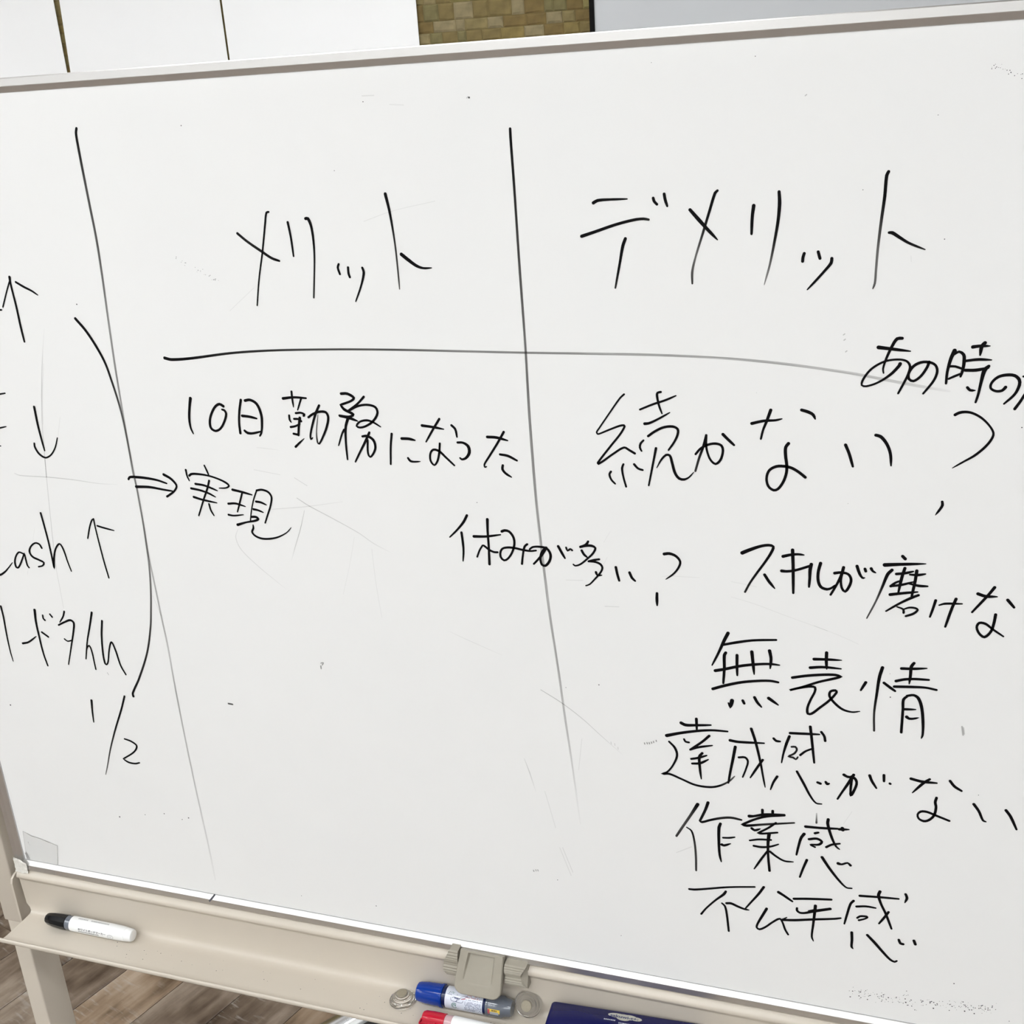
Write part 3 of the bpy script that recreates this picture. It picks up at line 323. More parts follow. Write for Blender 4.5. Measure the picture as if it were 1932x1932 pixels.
('hiragana ga of rest', [("697.9,475.3,1.6,1 700.9,477.7,1.85,1 707.8,478.5,2.02,1 714.6,477.2,2.14,1 717.8,471.7,2.32,1 716.7,465.2,2.25,1 712.3,459.8,2.22,1 708.9,460.7,2.14,1 707.8,466.7,1.93,1 709.6,473.3,2.08,1 714,477.9,2.63,1",()),("714,477.9,2.36,1 709.4,470.4,2.24,1 705,465.1,1.85,1 701.1,460.8,1.72,1",()),("725.7,480.3,2.32,1 728.8,474,2.32,1 731.6,468.8,1.46,1",()),("733.2,479.6,1.71,0.95 734.4,476.5,1.76,0.95 737.2,478.5,1.68,0.95 738.8,477.2,1.77,0.95",())]),
('kanji many', [("754.3,487,1.94,1 752.2,483.7,2.36,1 746.7,481,1.88,1",()),("746.8,481.2,2.19,1 751.5,482.6,2.32,1 757.5,483,2.29,1 760.8,481.1,2.01,1 758.6,476,1.81,1 753,470,1.73,1 745.9,463.8,1.6,1 741.1,462,1.5,1 739.3,463.2,1.34,1",()),("747.9,477.7,2.14,1 749.8,474,2.18,1 752.4,471.7,1.62,1",()),("764,470.2,1.8,1 759.6,469.2,2.06,1 753.9,467.4,1.79,1",()),("753.9,467.4,1.71,1 760.2,467.3,1.99,1 765.2,465.2,2.05,1 766.7,461.8,1.86,1 764.5,456.7,1.7,1 758.9,449.8,1.49,1 753.9,444.3,1.31,1 750.4,442.8,1.23,1",()),("760.5,457.1,2.14,1 761.7,454.3,1.93,1 765.8,454.5,1,1",())]),
('hiragana i of many', [("779.3,463.5,2.31,1 780.5,456.5,2.19,1 782,450.4,1.93,1",()),("791.9,459.2,2.36,1 794,454.1,2.27,1 796.9,451.3,1.59,1",())]),
('small question mark', [("823.9,479.8,2.59,1 828.7,480.6,2.53,1 834.5,478.5,2.24,1 838.2,473.6,1.96,1 836.9,468,1.84,1 832.3,461.4,1.6,1 825,455.2,0.65,1",()),("816.7,440.7,2.22,1 816.5,435.4,2.49,1 816.6,428.6,1.32,1",())]),
('katakana su of skill', [("892.7,485.9,3.06,1 898.6,489,2.93,1 908.4,493.3,2.39,1 915.5,494.8,2.29,1 919.1,493.7,2.28,1 917.9,489,2.2,1 913.1,480,1.97,1 905.4,467.7,1.85,0.98 899.5,457.7,1.72,0.94 895.4,448.8,1.72,0.9",()),("912.1,466.7,2.37,1 916,460.5,2.39,1 921,454.3,0.85,1",())]),
('katakana ki of skill', [("927.5,485.2,2.68,1 934.4,487.3,2.26,1 940.2,488.1,2,1 945,487.8,1,1",()),("926.6,471.5,2.62,1 930.8,471.4,2.31,1 937.9,472.9,2.12,1 950.7,478.2,2.09,1",()),("935.4,491.7,2.7,1 936.1,476.7,2.46,1 936.8,451.3,1.82,1",())]),
('katakana ru of skill', [("951.3,479.6,2.67,1 950.4,474.2,2.68,1 950.3,466.3,2.18,1 949.9,458.2,1.54,1",()),("958.9,481.2,2.53,1 957.2,472.6,2.33,1 957.4,464.7,2.33,1 959.8,459.1,2.44,1 964.7,457.3,2.32,1 968.5,458.7,1.86,1 971.5,461.5,1.48,1",())]),
('hiragana ga of skill', [("970.8,472.9,2.41,1 976.2,473.9,2.18,1 981.9,472.8,2.09,1 984.4,468.3,2.13,1 983.5,462.5,2.15,1 980,456.4,2.16,1 977.3,459.1,1.92,1 976.1,466.2,1.83,1 976.8,474.1,2.26,1",()),("977.9,478.8,2.38,1 976.3,471.2,2.4,1 972.8,462.3,1.91,1 968.1,452.4,1.8,1",()),("988.8,480.8,2.42,1 991.2,473.9,2.19,1 993.6,470.3,1.78,1 995.4,470.5,0.99,1",()),("995.3,478.8,2.16,1 996,476.7,2.16,1",()),("1000.3,479.5,2.32,1 1001.7,477.2,1.88,1 1004.1,475.9,0.97,1",())]),
('kanji polish', [("1024.8,492.5,2.47,1 1026.9,490.3,2.47,1",()),("1011,483.6,3.11,1 1024.2,485.2,2.48,1 1043.3,487.1,0.77,1",()),("1017,479.4,2.44,1 1013.8,475.4,2.51,1 1010.2,464.1,1.94,0.95 1005.3,449.3,1.4,0.75 998.7,432.9,0.99,0.8",()),("1020.6,476.1,2.18,1 1027.3,477.3,2.16,1 1033.9,479.5,1.23,1",()),("1027.1,481.9,2.31,1 1025.1,473.2,2.31,1 1023.1,459.6,1.5,1",()),("1036.6,480.3,2.42,1 1035.8,470.9,2.3,1 1033.8,456.6,1.77,1",()),("1031.4,476.4,1.56,1 1037.5,476.5,2.17,1 1043.5,477.9,1.23,1",()),("1016.7,464.6,2.21,1 1020.3,468.1,1.79,1 1023.6,469.9,1.36,1",()),("1016.7,464.6,1.88,1 1025.1,466.5,2.02,1 1034.5,470,1.08,1",()),("1031.2,468.2,1.57,1 1038.7,466.8,2.19,1 1045.8,466.9,1.41,1",()),("1016.6,456.8,2.52,1 1026.9,459,2.2,1 1038.3,461.1,1.1,1",()),("1039.2,458.2,1.98,1 1033.9,455.4,2.28,1 1024.7,449.4,1.81,1 1014,441.1,1.36,1",()),("1022.8,445.9,1.11,1 1027.7,444.1,1.66,1 1028.2,440.9,1.8,1",()),("1028,444.1,1.24,1 1032.4,446.1,1.58,1 1037.1,446.1,1.75,1 1039.3,444.7,1.77,1 1036.1,440.8,1.96,1 1030.1,437.9,1.71,1",())]),
('hiragana ke', [("1052.9,454.5,2.16,1 1051.3,447,1.9,1 1049.3,438.9,1.5,1",()),("1055.9,450.4,1.24,1 1060.4,452.2,1.88,1 1073.7,453.2,1.09,1",()),("1068.7,457.3,2.29,1 1066,448.4,2.16,1 1061.9,430.9,1.63,1",())]),
('hiragana na of cannot polish', [("1085.2,463.4,2.59,1 1090.9,461.7,2.47,1 1100,462,0.92,1",()),("1097.4,470.2,2.34,1 1092.8,462.5,2.08,1 1081.8,446.3,1.55,1",()),("1108.1,459.8,2.35,1 1113.4,453.5,1.8,1",()),("1100,445.8,2.23,1 1099.3,438.1,2.12,1 1097.6,430,1.98,1 1093,424.4,2.19,1 1088.8,427.2,1.92,1 1086.4,432.9,1.78,1 1088.1,437,2.12,1 1092.8,436.7,2.07,1 1098.4,432.5,1.74,1 1107.4,426.4,1.34,1",())]),
('kanji without', [("880.6,406.9,2.89,1 877.2,399.3,2.76,1 872.1,386.3,2.04,1 866.2,372.9,1.18,1",()),("875.4,394.5,2.1,1 888.3,398.4,2.42,1 902.8,401.9,2.11,1 923,404.4,1.78,1",()),("869.1,367.6,2.8,1 877.3,370,2.65,1 892.1,375,2.52,1 906.7,378.3,2.4,1 918.3,379.8,2.09,1 926.3,379.6,1.16,1",()),("878.6,387,2.48,1 877.3,384.3,2.65,1 877.3,370.9,2.37,1 876.4,355.5,1.79,1",()),("888.7,385.5,2.5,1 888.7,375.5,2.36,1 889,365,1.48,1",()),("901.8,390.4,2.8,1 903,378.8,2.51,1 904.1,367.8,1.04,1",()),("917.4,393.1,2.79,1 918.8,385.5,2.46,1 918.2,375.4,1.15,1",()),("866.8,348.5,2.62,1 877.3,353,2.62,1 892.2,358.2,2.48,1 906.9,361.4,2.33,1 918.6,362.8,2.18,1 925.5,362.1,1.86,1",()),("884.4,338.4,3.39,1 883.7,334.9,3.24,1 882.6,330.4,0.89,1",()),("881.1,335.4,1.42,1 882.2,332.1,1.58,1",()),("894.1,339.6,2.39,1 895.4,336.8,2.23,1",()),("904.7,344.2,2.55,1 907.1,339.5,2.44,1 911,334.9,1.32,1",()),("917.3,344.9,2.88,1 925.9,338.9,1.18,1",())]),
('kanji surface', [("956,388.8,2.6,1 967.2,389.7,2.27,1 979.4,390.2,0.81,1",()),("966.5,396.3,2.65,1 966.5,388.2,2.52,1 967.1,380.1,0.99,1",()),("953,380,2.6,1 963.9,381.8,2.29,1 979.3,381.8,1.14,1",()),("937.8,368.3,2.44,1 950.1,371.6,2.44,1 964.1,374.2,2.4,1 974.7,375.2,2.31,1 979.9,374.1,2.04,1 974.8,371.9,2.29,1 960.8,366.6,2.09,1 946.8,359.9,1.98,1 935.7,355.3,1.95,1 943.2,358.3,2.09,1 952.5,361,2.23,1 957.5,360.8,2.23,1 957.6,356.6,1.85,1 954.2,347.9,1.92,1 951.6,339.1,1.99,1 952.1,333.2,2.22,1 955.3,333.6,2.19,1 961.6,339.9,2.1,1 970.6,349.4,2.06,1 976.3,358.1,1.98,1 975.2,359.7,2.33,1 971,358.2,2.03,1 970.4,353.2,2.08,1 975.6,346.3,2.22,1 982.2,341.3,2.1,1 990,339.7,1.6,1 996.6,341.2,0.82,1",(4, 8))]),
('kanji feeling of expressionless', [("1000.5,370.8,2.35,1 996.6,362.5,1.57,1",()),("1013.7,386.9,2.6,1 1011.6,377.3,2.5,1 1010.2,361.5,2.08,1 1008.8,341.5,1.66,0.9 1009.5,323.2,1.67,0.85",()),("1015.6,372.1,2.25,1 1020.2,368.6,2.38,1 1025.1,365.1,1.88,1",()),("1029.3,387.7,2.42,1 1038.2,388.4,2.29,1 1049.8,390.1,1.01,1",()),("1039.2,394,2.31,1 1037.2,390.5,2.56,1 1036.9,381.5,2.25,1 1036.3,373.4,0.86,1",()),("1025.4,375,2.39,1 1032.3,377.4,2.28,1 1040.3,378.7,2.17,1 1052,379.2,1.79,1",()),("1024.3,369.4,2.33,1 1039.1,370.8,2.32,1 1049.8,371.4,1.93,1 1058.7,370.2,1.93,1",()),("1035.1,360.9,2.07,1 1032.5,357.7,2.27,1 1032.5,347.8,2.06,1 1032.3,324.6,2.08,1",()),("1035.3,361.6,2.05,1 1040.6,362.9,2.21,1 1044.5,360.4,2.55,1 1047.7,351.7,2.41,1 1049.7,336.8,2.28,1 1050.1,324.3,1.73,1 1049.2,320.8,0.87,1",()),("1033.6,348.1,2.22,1 1043,349,1.04,1",()),("1036,340.7,2.68,1 1038.1,339.3,2.25,1 1041.4,339.6,1.94,1 1046.2,341.3,0.51,1",())]),
('kanji reach of accomplishment', [("837,308.6,2.99,1 841.1,306.9,2.95,1 850.1,307.8,2.46,1 864.9,309.9,1.43,1",()),("851.4,314.8,2.53,1 851.7,303.3,1.63,1",()),("823.1,293,3.22,1 836.4,297.6,2.62,1 854.6,302.5,2.43,1 867.2,304.6,2.05,1 880.3,305.1,1.65,1",()),("839.6,291.3,1.81,1 840.9,288.8,1.93,1 844.1,288.4,1.93,1",()),("863.3,298.1,2.36,1 856.3,290.4,2.21,1 845.4,280.7,1.87,1",()),("845.4,280.7,1.98,1 852.7,284.2,2.21,1 866.2,288.1,1.21,1",()),("846.2,270.6,2.04,1 852.6,272.6,2.21,1 860.8,276.4,1.38,1",()),("847.1,265.6,2.09,1 854.4,267,2.4,1 862.4,272.2,1.16,1",()),("856.7,278.4,2.33,1 854,274.3,2.5,1 854.3,261.7,2.22,1 855.6,249.6,0.93,1",()),("825.3,286.7,1.9,1 830.7,280.6,2.19,1 832.6,272.3,2,1 828.6,261.1,1.71,1 822.9,252.7,1.68,1 817.7,249.6,2.22,1 824.7,250.8,2.21,1 835.8,247.1,2.01,1 849.6,242.2,2.07,1 863.3,241.8,2.14,1 872.5,244.6,1.96,0.98 881.5,250.8,1.63,0.88 887.1,257.5,0.91,0.7",(5,))]),
('kanji become of accomplishment', [("882.7,295.9,2.72,1 890.3,295.3,2.48,1 913.8,297.1,1.43,1",()),("887.5,289.5,2.62,1 885.5,276.8,2.45,1 882.8,260.6,2.12,1 881.2,249.2,1.6,1",()),("890.8,278.6,2.07,1 896.6,279.4,2.13,1 899.2,275.6,1.79,1 897.5,267,1.56,1 894.5,257.6,1.4,1",()),("902,311,2.37,1 906.1,297.3,2.36,1 910.7,276.2,1.99,1 913.5,259.9,1.63,1 915.4,249.5,0.73,1",()),("912.8,279.1,2.09,1 908.1,270.6,2.1,1 901.6,258.1,1.23,1",()),("922.4,303.4,2.18,1 924.7,301.1,2.27,1 928.2,301,1.64,1",())]),
('kanji sense of accomplishment', [("937,311,2.41,1 947.2,311.8,2.41,1 962.8,313.1,1.4,1",()),("936.4,307.5,2.36,1 933.8,299.1,2.37,1 931.4,288.5,1.7,1 929.9,278.5,1.03,1",()),("954.6,320,2.39,1 956.2,307.2,2.22,1 959,282.7,1.72,1",()),("964.4,315.8,2.21,1 967.1,311.7,2.13,1 968,307,2.07,1",()),("938.6,296.7,1.82,0.93 942,297.1,1.96,0.93 943.3,294.3,1.69,0.93 940.9,289.8,1.79,0.93 935.8,286,1.65,0.93 940.1,285.6,1.9,0.93 942.7,284,1.63,0.93 944.4,286.8,1.21,0.93",()),("946.5,289.1,1.98,1 951.1,293.8,1.84,1 957.8,297.8,1.51,1",()),("926.2,263.1,2.25,1 922.8,256.1,1.9,1 920.3,247.8,1.04,1",()),("943.9,271.2,2.07,1 950.2,259.2,2.26,1 956.5,246.6,1.91,1 961.9,239.6,1.55,1 966.9,239.4,1.16,1",()),("962.6,262.2,2.3,1 965.2,261.3,2.3,1",()),("969.8,263.8,2.1,1 971.1,261.9,2.7,1 972.8,262.5,1.59,1",())]),
('hiragana ga of lacking', [("985.5,273.8,2.59,1 988.5,272.2,2.41,1 994.7,271.6,2.56,1 996.9,267,2.13,1 995.2,259.1,2.12,1 992.3,252.6,2.56,1 991.9,256.4,1.78,1 992.4,272.8,2.65,1",()),("994,275,2.5,1 988.8,263.6,2.34,1 984.6,255.2,1.81,1 980.8,247.1,1.63,1",()),("1007.8,276.4,2.41,1 1009.8,271.1,2.28,1 1014.1,263.9,1.55,1",()),("1020,278.6,2.27,1 1020.3,272.2,1.92,1",()),("1025.4,270.6,2.07,1 1025.8,270.3,2.07,1",())]),
('hiragana na of lacking', [("1043,278.3,2.57,1 1052.1,276.7,2.56,1 1064.7,277,1.48,1",()),("1058.6,280.1,2.08,1 1053.9,275.7,2.4,1 1044.9,263.8,0.92,1",()),("1075.5,280.9,2.26,1 1079.4,275.9,2.36,1 1085.5,272.1,1.83,1",()),("1065.4,261.7,2.21,1 1064.6,257,2.22,1 1065.6,251.8,2.17,1 1064.4,242.9,2.1,1 1060.4,237.3,2.22,1 1056.2,235.5,2.33,1 1051.8,237.5,1.88,1 1050.6,241.7,1.7,1 1053.1,245.2,2.23,1 1058.2,245.7,2.24,1 1067,242.8,2.08,1 1077.5,239.3,1.94,1",())]),
('hiragana i of lacking', [("1096.5,260,2.42,1 1101.1,253.3,2.18,1 1105.2,244.3,1.86,1 1107.7,243.4,1.06,1",()),("1122.9,257.9,2.39,1 1127,252.2,2.31,1 1132.9,239.5,1.58,1",())]),
('kanji make of work', [("851.9,220.5,3.15,1 844.8,206.6,2.43,0.82 837,192.2,2.26,0.75 830.8,180.4,2.08,0.85",()),("841,192.3,1.17,1 845.6,189,1.71,1 848.4,176.9,1.79,0.9 849.7,159.6,1.96,0.8 849.8,143,1.76,0.85",()),("861.9,224.1,2.76,1 859.2,215.2,2.45,0.95 853.9,201.9,2.15,0.95 855.8,200.8,2.3,1 863.9,204.5,2.23,1 874.4,208.5,2.39,0.9 883.8,210.5,2.38,0.9 893.6,209.6,1.82,0.95",(2,)),("873.7,202,2.57,1 872.3,197,2.81,1 872.2,179.9,2.49,1 872.9,166.2,2.15,1 874.5,157.8,1,1",()),("876.2,186.3,1.81,1 881.9,187.1,2,1 887.4,188.8,1.31,1",()),("875.1,178.1,2.84,1 877.2,177.5,2.43,1 883.4,180.7,0.95,1",())]),
('kanji business of work', [("913.2,224.2,2.39,1 913.2,219.6,2.02,1",()),("922.7,224.5,2.37,1 922.7,220.6,2.01,1",()),("901,215.1,3.08,1 905.1,215.8,2.37,1 915.2,219.4,2.39,1 933.5,221.8,2.18,1",()),("933.5,221.3,2.15,1 917.1,217.5,2.56,1 906.1,212.3,2.26,0.95 894.1,204.3,2.3,1 898.7,204,2.66,1 912.6,207.5,2.18,0.9 942.7,214.5,1.51,0.9",(3,)),("903.4,201.8,2.5,1 906.2,200,2.46,1 911.3,202.5,1.04,1",()),("925.9,211.7,1.92,1 919.1,205,1.96,1 909,197.1,1.88,1 913.7,197.5,2.09,1 927.4,201,1.74,1",(2,)),("901.7,187.6,1.75,1 910,190.2,1.99,1 921.6,191.7,1.79,1",()),("905.5,182.1,2.07,1 912.9,181.9,2.26,1 921.2,184,1.94,1 928.6,187.9,1.25,1",()),("919.7,197.8,3.1,1 918.9,188.1,2.58,1 919.1,174.5,2.06,1 920.7,155.9,2.27,1",()),("918.1,177.7,1.85,1 913.1,168.8,2.03,1 906.2,155.5,1.11,1",()),("920.9,178.2,2.26,1 927,173.6,2.06,1 934.4,169.9,1.86,1 942.7,170.3,1.03,1",())]),
('kanji sense of work', [("962.7,228.6,0.89,0.2 962.8,217.9,1.78,0.75",()),("953.1,212.1,2.65,1 967,212.9,2.41,1 982,214.6,1.96,1",()),("983.4,214.3,2.6,1 992.1,215.4,1.19,1",()),("986.2,215.8,3.1,1 986.6,214.1,3.1,1",()),("952,203.7,2.72,1 949.4,199,2.49,1 947.3,189.7,2.14,1 945.5,178.9,1.61,1",()),("973.3,223.5,2.63,1 973,218.5,2.55,1 977.1,203.8,2.27,1 981.4,194.6,1.8,1 984.4,192.1,1.07,1",()),("961.8,206.2,2.3,1 964.9,207.5,1.88,1",()),("956.6,198.6,2.38,1 963.8,200.4,2.46,1 968.3,197.9,2.27,1 965.7,194.1,2.29,1 957.7,192.7,1.35,1 962.2,190.7,1.8,1",()),("972.5,192.5,2.18,1 977.3,196.1,2.07,1 984.4,198.5,1.7,1",()),("955.2,174.8,2.32,1 952,164.6,1.97,1 949.2,154,1.62,1",()),("969,180.4,2.65,1 976.4,168.6,2.48,1 985.8,156.2,2.12,1 992.3,150,1.59,1 997,150.1,1.48,1",()),("983.8,176.1,2.95,1 986.9,175.6,1.97,1 992.2,178.2,1.79,1 994.9,175.9,2.37,1",())]),
('kanji not of unfair', [("842.8,119.2,2.24,1 848.3,119.7,2.34,1 864.7,124.2,2.14,1 877.6,128,1.99,1 890.4,131,1.85,1 906.9,134.2,1.69,1",()),("878.9,123.3,2.28,1 877,119.7,2.49,1 868.5,110.5,1.85,1 859.4,99,1.7,1 854.5,91.1,1.94,1",()),("875.2,108.4,1.73,1 878,105.6,1.99,1 879.9,95.9,2.01,1 881.9,75.7,1.87,1",()),("879.6,109.3,2.37,1 884.1,110,2.62,1 890.5,107.7,2.47,1 897,105.8,2.13,1 901.5,105.5,1.14,1",())]),
('kanji public of unfair', [("915.5,135.7,2.36,1 910.8,126.8,2.26,1 903.9,115.9,1.78,1 897.9,106.4,1.28,1",()),("929.6,132.4,2.83,1 934.6,129.5,2.5,1 942.8,124.1,1.87,1",()),("918.6,110.6,2.48,1 914.3,100.6,2.37,1 910.2,90.9,1.96,1 909.3,85.9,1.94,1 911.9,84.2,2.19,1 917.6,88.1,1.92,1 924.5,95.5,1.9,1 931.4,101.1,2.13,1 933.9,97.5,1.84,1 936.6,89.3,1.93,1 939.6,83.7,1.86,1",())]),
('kanji level of unfair', [("944.3,127.5,2.45,1 957.6,130.1,2.44,1 978.9,133.4,2.13,1",()),("947.4,117.1,1.99,1 947.4,114.4,2.24,1 950,112.2,2.24,1 954.9,112.8,2.25,1 962.8,116.4,2.94,1 978.3,122.4,2.64,1",()),("957.9,116.2,0.74,1 964,118.6,1.47,1",()),("964.5,123.3,2.79,1 964.1,116.2,2.55,1 963,100.3,2.07,1 962.1,85.9,1.75,1 963.8,80.8,0.8,1",()),("938,104.1,0.95,1 933.9,100.6,1.91,1",()),("934.9,100.4,2.5,1 945.8,102.4,2.62,1 961.3,106.4,2.44,1 982.6,111.6,2.12,1 988.3,113.6,1.63,1",())]),
('kanji sense of unfair', [("1004.7,142.9,2.42,1 1020.3,144.6,2.26,1 1039.3,146.2,1.65,1",()),("999.3,136.1,2.22,1 996.7,132.1,2.13,1 993.9,119.2,2.01,1 991.8,107.5,1.43,1",()),("1002.2,130,2.25,1 1010.8,131.9,2.13,1 1019.4,131.7,1.53,1",()),("1003.3,116.9,1.85,1 1005.9,119.4,2.05,1 1011.9,120.2,2.17,1 1012.5,119.2,1.62,1 1009.6,116.9,1.68,1 1004.9,114.5,2.01,1",()),("1022.4,151.3,2.66,1 1021.3,146.9,2.61,1 1023.6,138.3,2.15,1 1028.9,126.4,2.17,1 1034.6,110.7,1.78,1",()),("1031.1,129.5,2.14,1 1028.9,124.9,2.16,1 1023.2,114.4,1.58,1",()),("1045.1,152.7,2.22,1 1046.5,148.9,2.3,1 1044.9,142.9,0.8,1",()),("999,98.9,2.43,1 999.5,89.9,2.3,1 999.4,82,2.11,1 1000.8,79.8,0.99,1",()),("1013.3,98.8,2.47,1 1019.7,91.9,2.74,1 1029.2,80.7,2.46,1 1035.5,74.2,2.26,1 1039.2,72.6,2.06,1 1041.2,74.1,1.68,1",()),("1041.8,99.4,2.18,1 1043.4,95.5,2.56,1 1045.8,95.1,2.51,1",()),("1055.2,101.2,2.41,1 1056.7,97.2,2.41,1",())]),
]
FAINT = [("200.3,678.7,0.38,0.06 188.7,642.6,0.7,0.21 179.3,607.9,0.91,0.23 172.5,578.3,0.85,0.21 168.5,554.2,0.84,0.2 163.3,519.7,0.85,0.2",()),
("190.5,642.6,0.52,0.12 180.4,607.9,0.53,0.12 173.5,578.3,0.54,0.12",()),
("196.9,586.2,0.52,0.12 189.5,565.8,0.52,0.12",()),
("122.3,521.8,0.75,0.2 128.4,519.9,0.83,0.25 164.3,519.7,0.88,0.25 198.1,518.3,0.82,0.2 228.6,515.8,0.74,0.15 251.9,515.9,0.66,0.04",()),
("166.3,540.1,0.76,0.22 162.7,515.7,0.77,0.22 157.3,476.1,0.78,0.19 152.3,437.8,0.79,0.17 149.3,409.5,0.76,0.15 148.6,388,0.73,0.13 147.6,365,0.69,0.1",()),
("132,458.5,0.49,0.07 125.1,441.7,0.49,0.07 115.7,421.1,0.49,0.07 108.3,402.6,0.5,0.07",()),
("269.6,390.2,0.54,0.12 273.1,376.5,0.55,0.12 275.6,367.3,0.55,0.12",()),
("460.7,512.6,0.68,0.3 473.2,505,0.74,0.3 497,493.5,0.8,0.25 523.5,479.9,0.8,0.2 538,470.2,0.74,0.18 555.5,461.5,0.66,0.03",()),
("461,533.7,0.67,0.2 473.8,526.1,0.67,0.2",()),
("417.2,539.9,0.63,0.12 445.7,536,0.62,0.12",()),
("431.1,499.1,0.61,0.16 469.9,504.3,0.6,0.16 510.3,511.6,0.59,0.05",()),
("467.2,500,0.46,0.2 460,480.3,0.66,0.28 451.5,461,0.66,0.2 444.7,444.7,0.46,0.05",()),
("388.1,474.9,0.63,0.1 384.1,465.8,0.69,0.2 387.9,453.3,0.75,0.18 403.8,436.8,0.75,0.15 421.6,422,0.74,0.1 433.6,412.5,0.74,0.03",()),
("518.2,475,0.6,0.06 510,446.5,0.61,0.06 498.4,412.4,0.61,0.06",()),
("535.7,463.9,0.63,0.08 536,426.7,0.64,0.08 538.2,390.3,0.65,0.08",()),
("610.5,381.4,0.68,0.05 628.2,374.4,0.68,0.14 662.6,361.4,0.67,0.04",()),
("461.6,327.2,1.37,0.5 461.6,324.3,1.37,0.5",()),
("462.1,330.6,0.97,0.5 465.2,331.5,1.14,0.5 463.5,328.6,0.92,0.5",()),
("341.4,267.9,1.7,0.75 346.4,267.6,1.7,0.75",()),
("700.2,327.7,0.77,0.3 720.4,315.9,0.77,0.3 741.2,300.3,0.76,0.25 758.6,284.3,0.67,0.2 779.2,265.9,0.57,0.03",()),
("678.3,246.7,0.75,0.1 682.6,232,0.93,0.25 688.2,209.5,0.56,0.05",()),
("697.8,211,0.74,0.1 702,192,0.74,0.1 706.8,169,0.74,0.1",()),
("710,145.4,0.77,0.12 720.6,112.6,0.78,0.12",()),
("713.1,145.9,0.77,0.12 722.6,117.1,0.77,0.12",()),
("739.3,278,0.65,0.1 734.4,241.6,0.66,0.1",()),
("767.8,423.3,0.67,0.18 781,424,0.67,0.18",()),
("731.8,447,0.67,0.12 747.6,447.9,0.66,0.12",()),
("830.7,161,0.7,0.15 845.5,170.4,0.7,0.15",()),
("820.6,457.3,0.34,0.05 827.7,458.9,0.35,0.18 840.6,459.1,0.35,0.15 855.4,459.4,0.35,0.12",()),
("775.3,498.1,0.32,0.12 769,487.3,0.32,0.12",()),
("771.8,472.8,0.32,0.12 767.9,465.4,0.32,0.12",()),
("883.4,457.9,0.45,0.1 896.8,456,0.45,0.1 905.5,454.5,0.45,0.1",()),
("883.5,443,0.46,0.1 903.7,438,0.45,0.1 930.3,429.2,0.45,0.1 966.5,417.8,0.45,0.1",()),
("564.7,775.4,0.46,0.12 592.7,783.5,0.46,0.12 633.2,790.7,0.45,0.12",()),
("417.1,696.9,0.5,0.12 446.3,718.3,0.5,0.12",()),
("423.9,563,0.43,0.1 431.2,562.9,0.43,0.18 449,561.4,0.43,0.03",()),
("994.1,235.7,0.45,0.1 987.1,221.2,0.46,0.1",()),
("955.1,421.7,0.4,0.1 976.8,414.2,0.4,0.1 993,407.5,0.4,0.1",()),
("1017.9,739.7,0.39,0.12 1018.3,735.2,0.39,0.12",()),
("903.5,630.1,0.36,0.2 903.5,629.5,0.36,0.2",()),
("801.4,282.2,0.87,0.6 801.7,280.8,0.87,0.6",()),
("803.9,282.9,0.87,0.6 804.3,281.4,0.87,0.6",()),
("806,283.2,0.87,0.6 806.4,281.7,0.87,0.6",()),
("808.1,284.1,0.86,0.6 808.5,282.6,0.86,0.6",()),
("810.2,285.2,0.86,0.6 810.5,283.7,0.86,0.6",()),
("812.8,286.7,0.86,0.6 813.1,285.3,0.86,0.6",()),
("679.9,111.9,0.88,0.5 680.3,110.3,0.88,0.5",()),
("682.3,113,0.87,0.5 682.7,111.4,0.87,0.5",()),
("684.6,113.4,0.87,0.5 685,111.8,0.87,0.5",()),
("768.4,278.8,0.65,0.25 768.8,276.4,0.65,0.25",()),
("772.1,277.5,0.65,0.25 772.4,275.2,0.65,0.25",()),
("775.1,273.8,0.65,0.25 775.4,271.4,0.65,0.25",()),
("668.8,871.4,0.84,0.35 670,872.1,0.84,0.35",()),
("937,858.5,0.78,0.35 937.9,859.2,0.78,0.35",()),
("970.7,678.6,0.84,0.35 971.7,679.4,0.84,0.35",()),
("971.3,674.3,0.84,0.35 972.3,675.2,0.84,0.35",()),
("972.9,665,0.85,0.35 973.8,665.8,0.85,0.35",()),
("1081.5,337.2,1.29,0.35 1082.9,329,1.29,0.35",()),
("1082.8,336.3,0.94,0.25 1083.7,330.1,0.95,0.25",()),
("575.6,877.9,0.83,0.12 586.4,877.7,0.83,0.12",()),
("600,869.9,0.84,0.1 612.4,868.8,0.83,0.1",())]
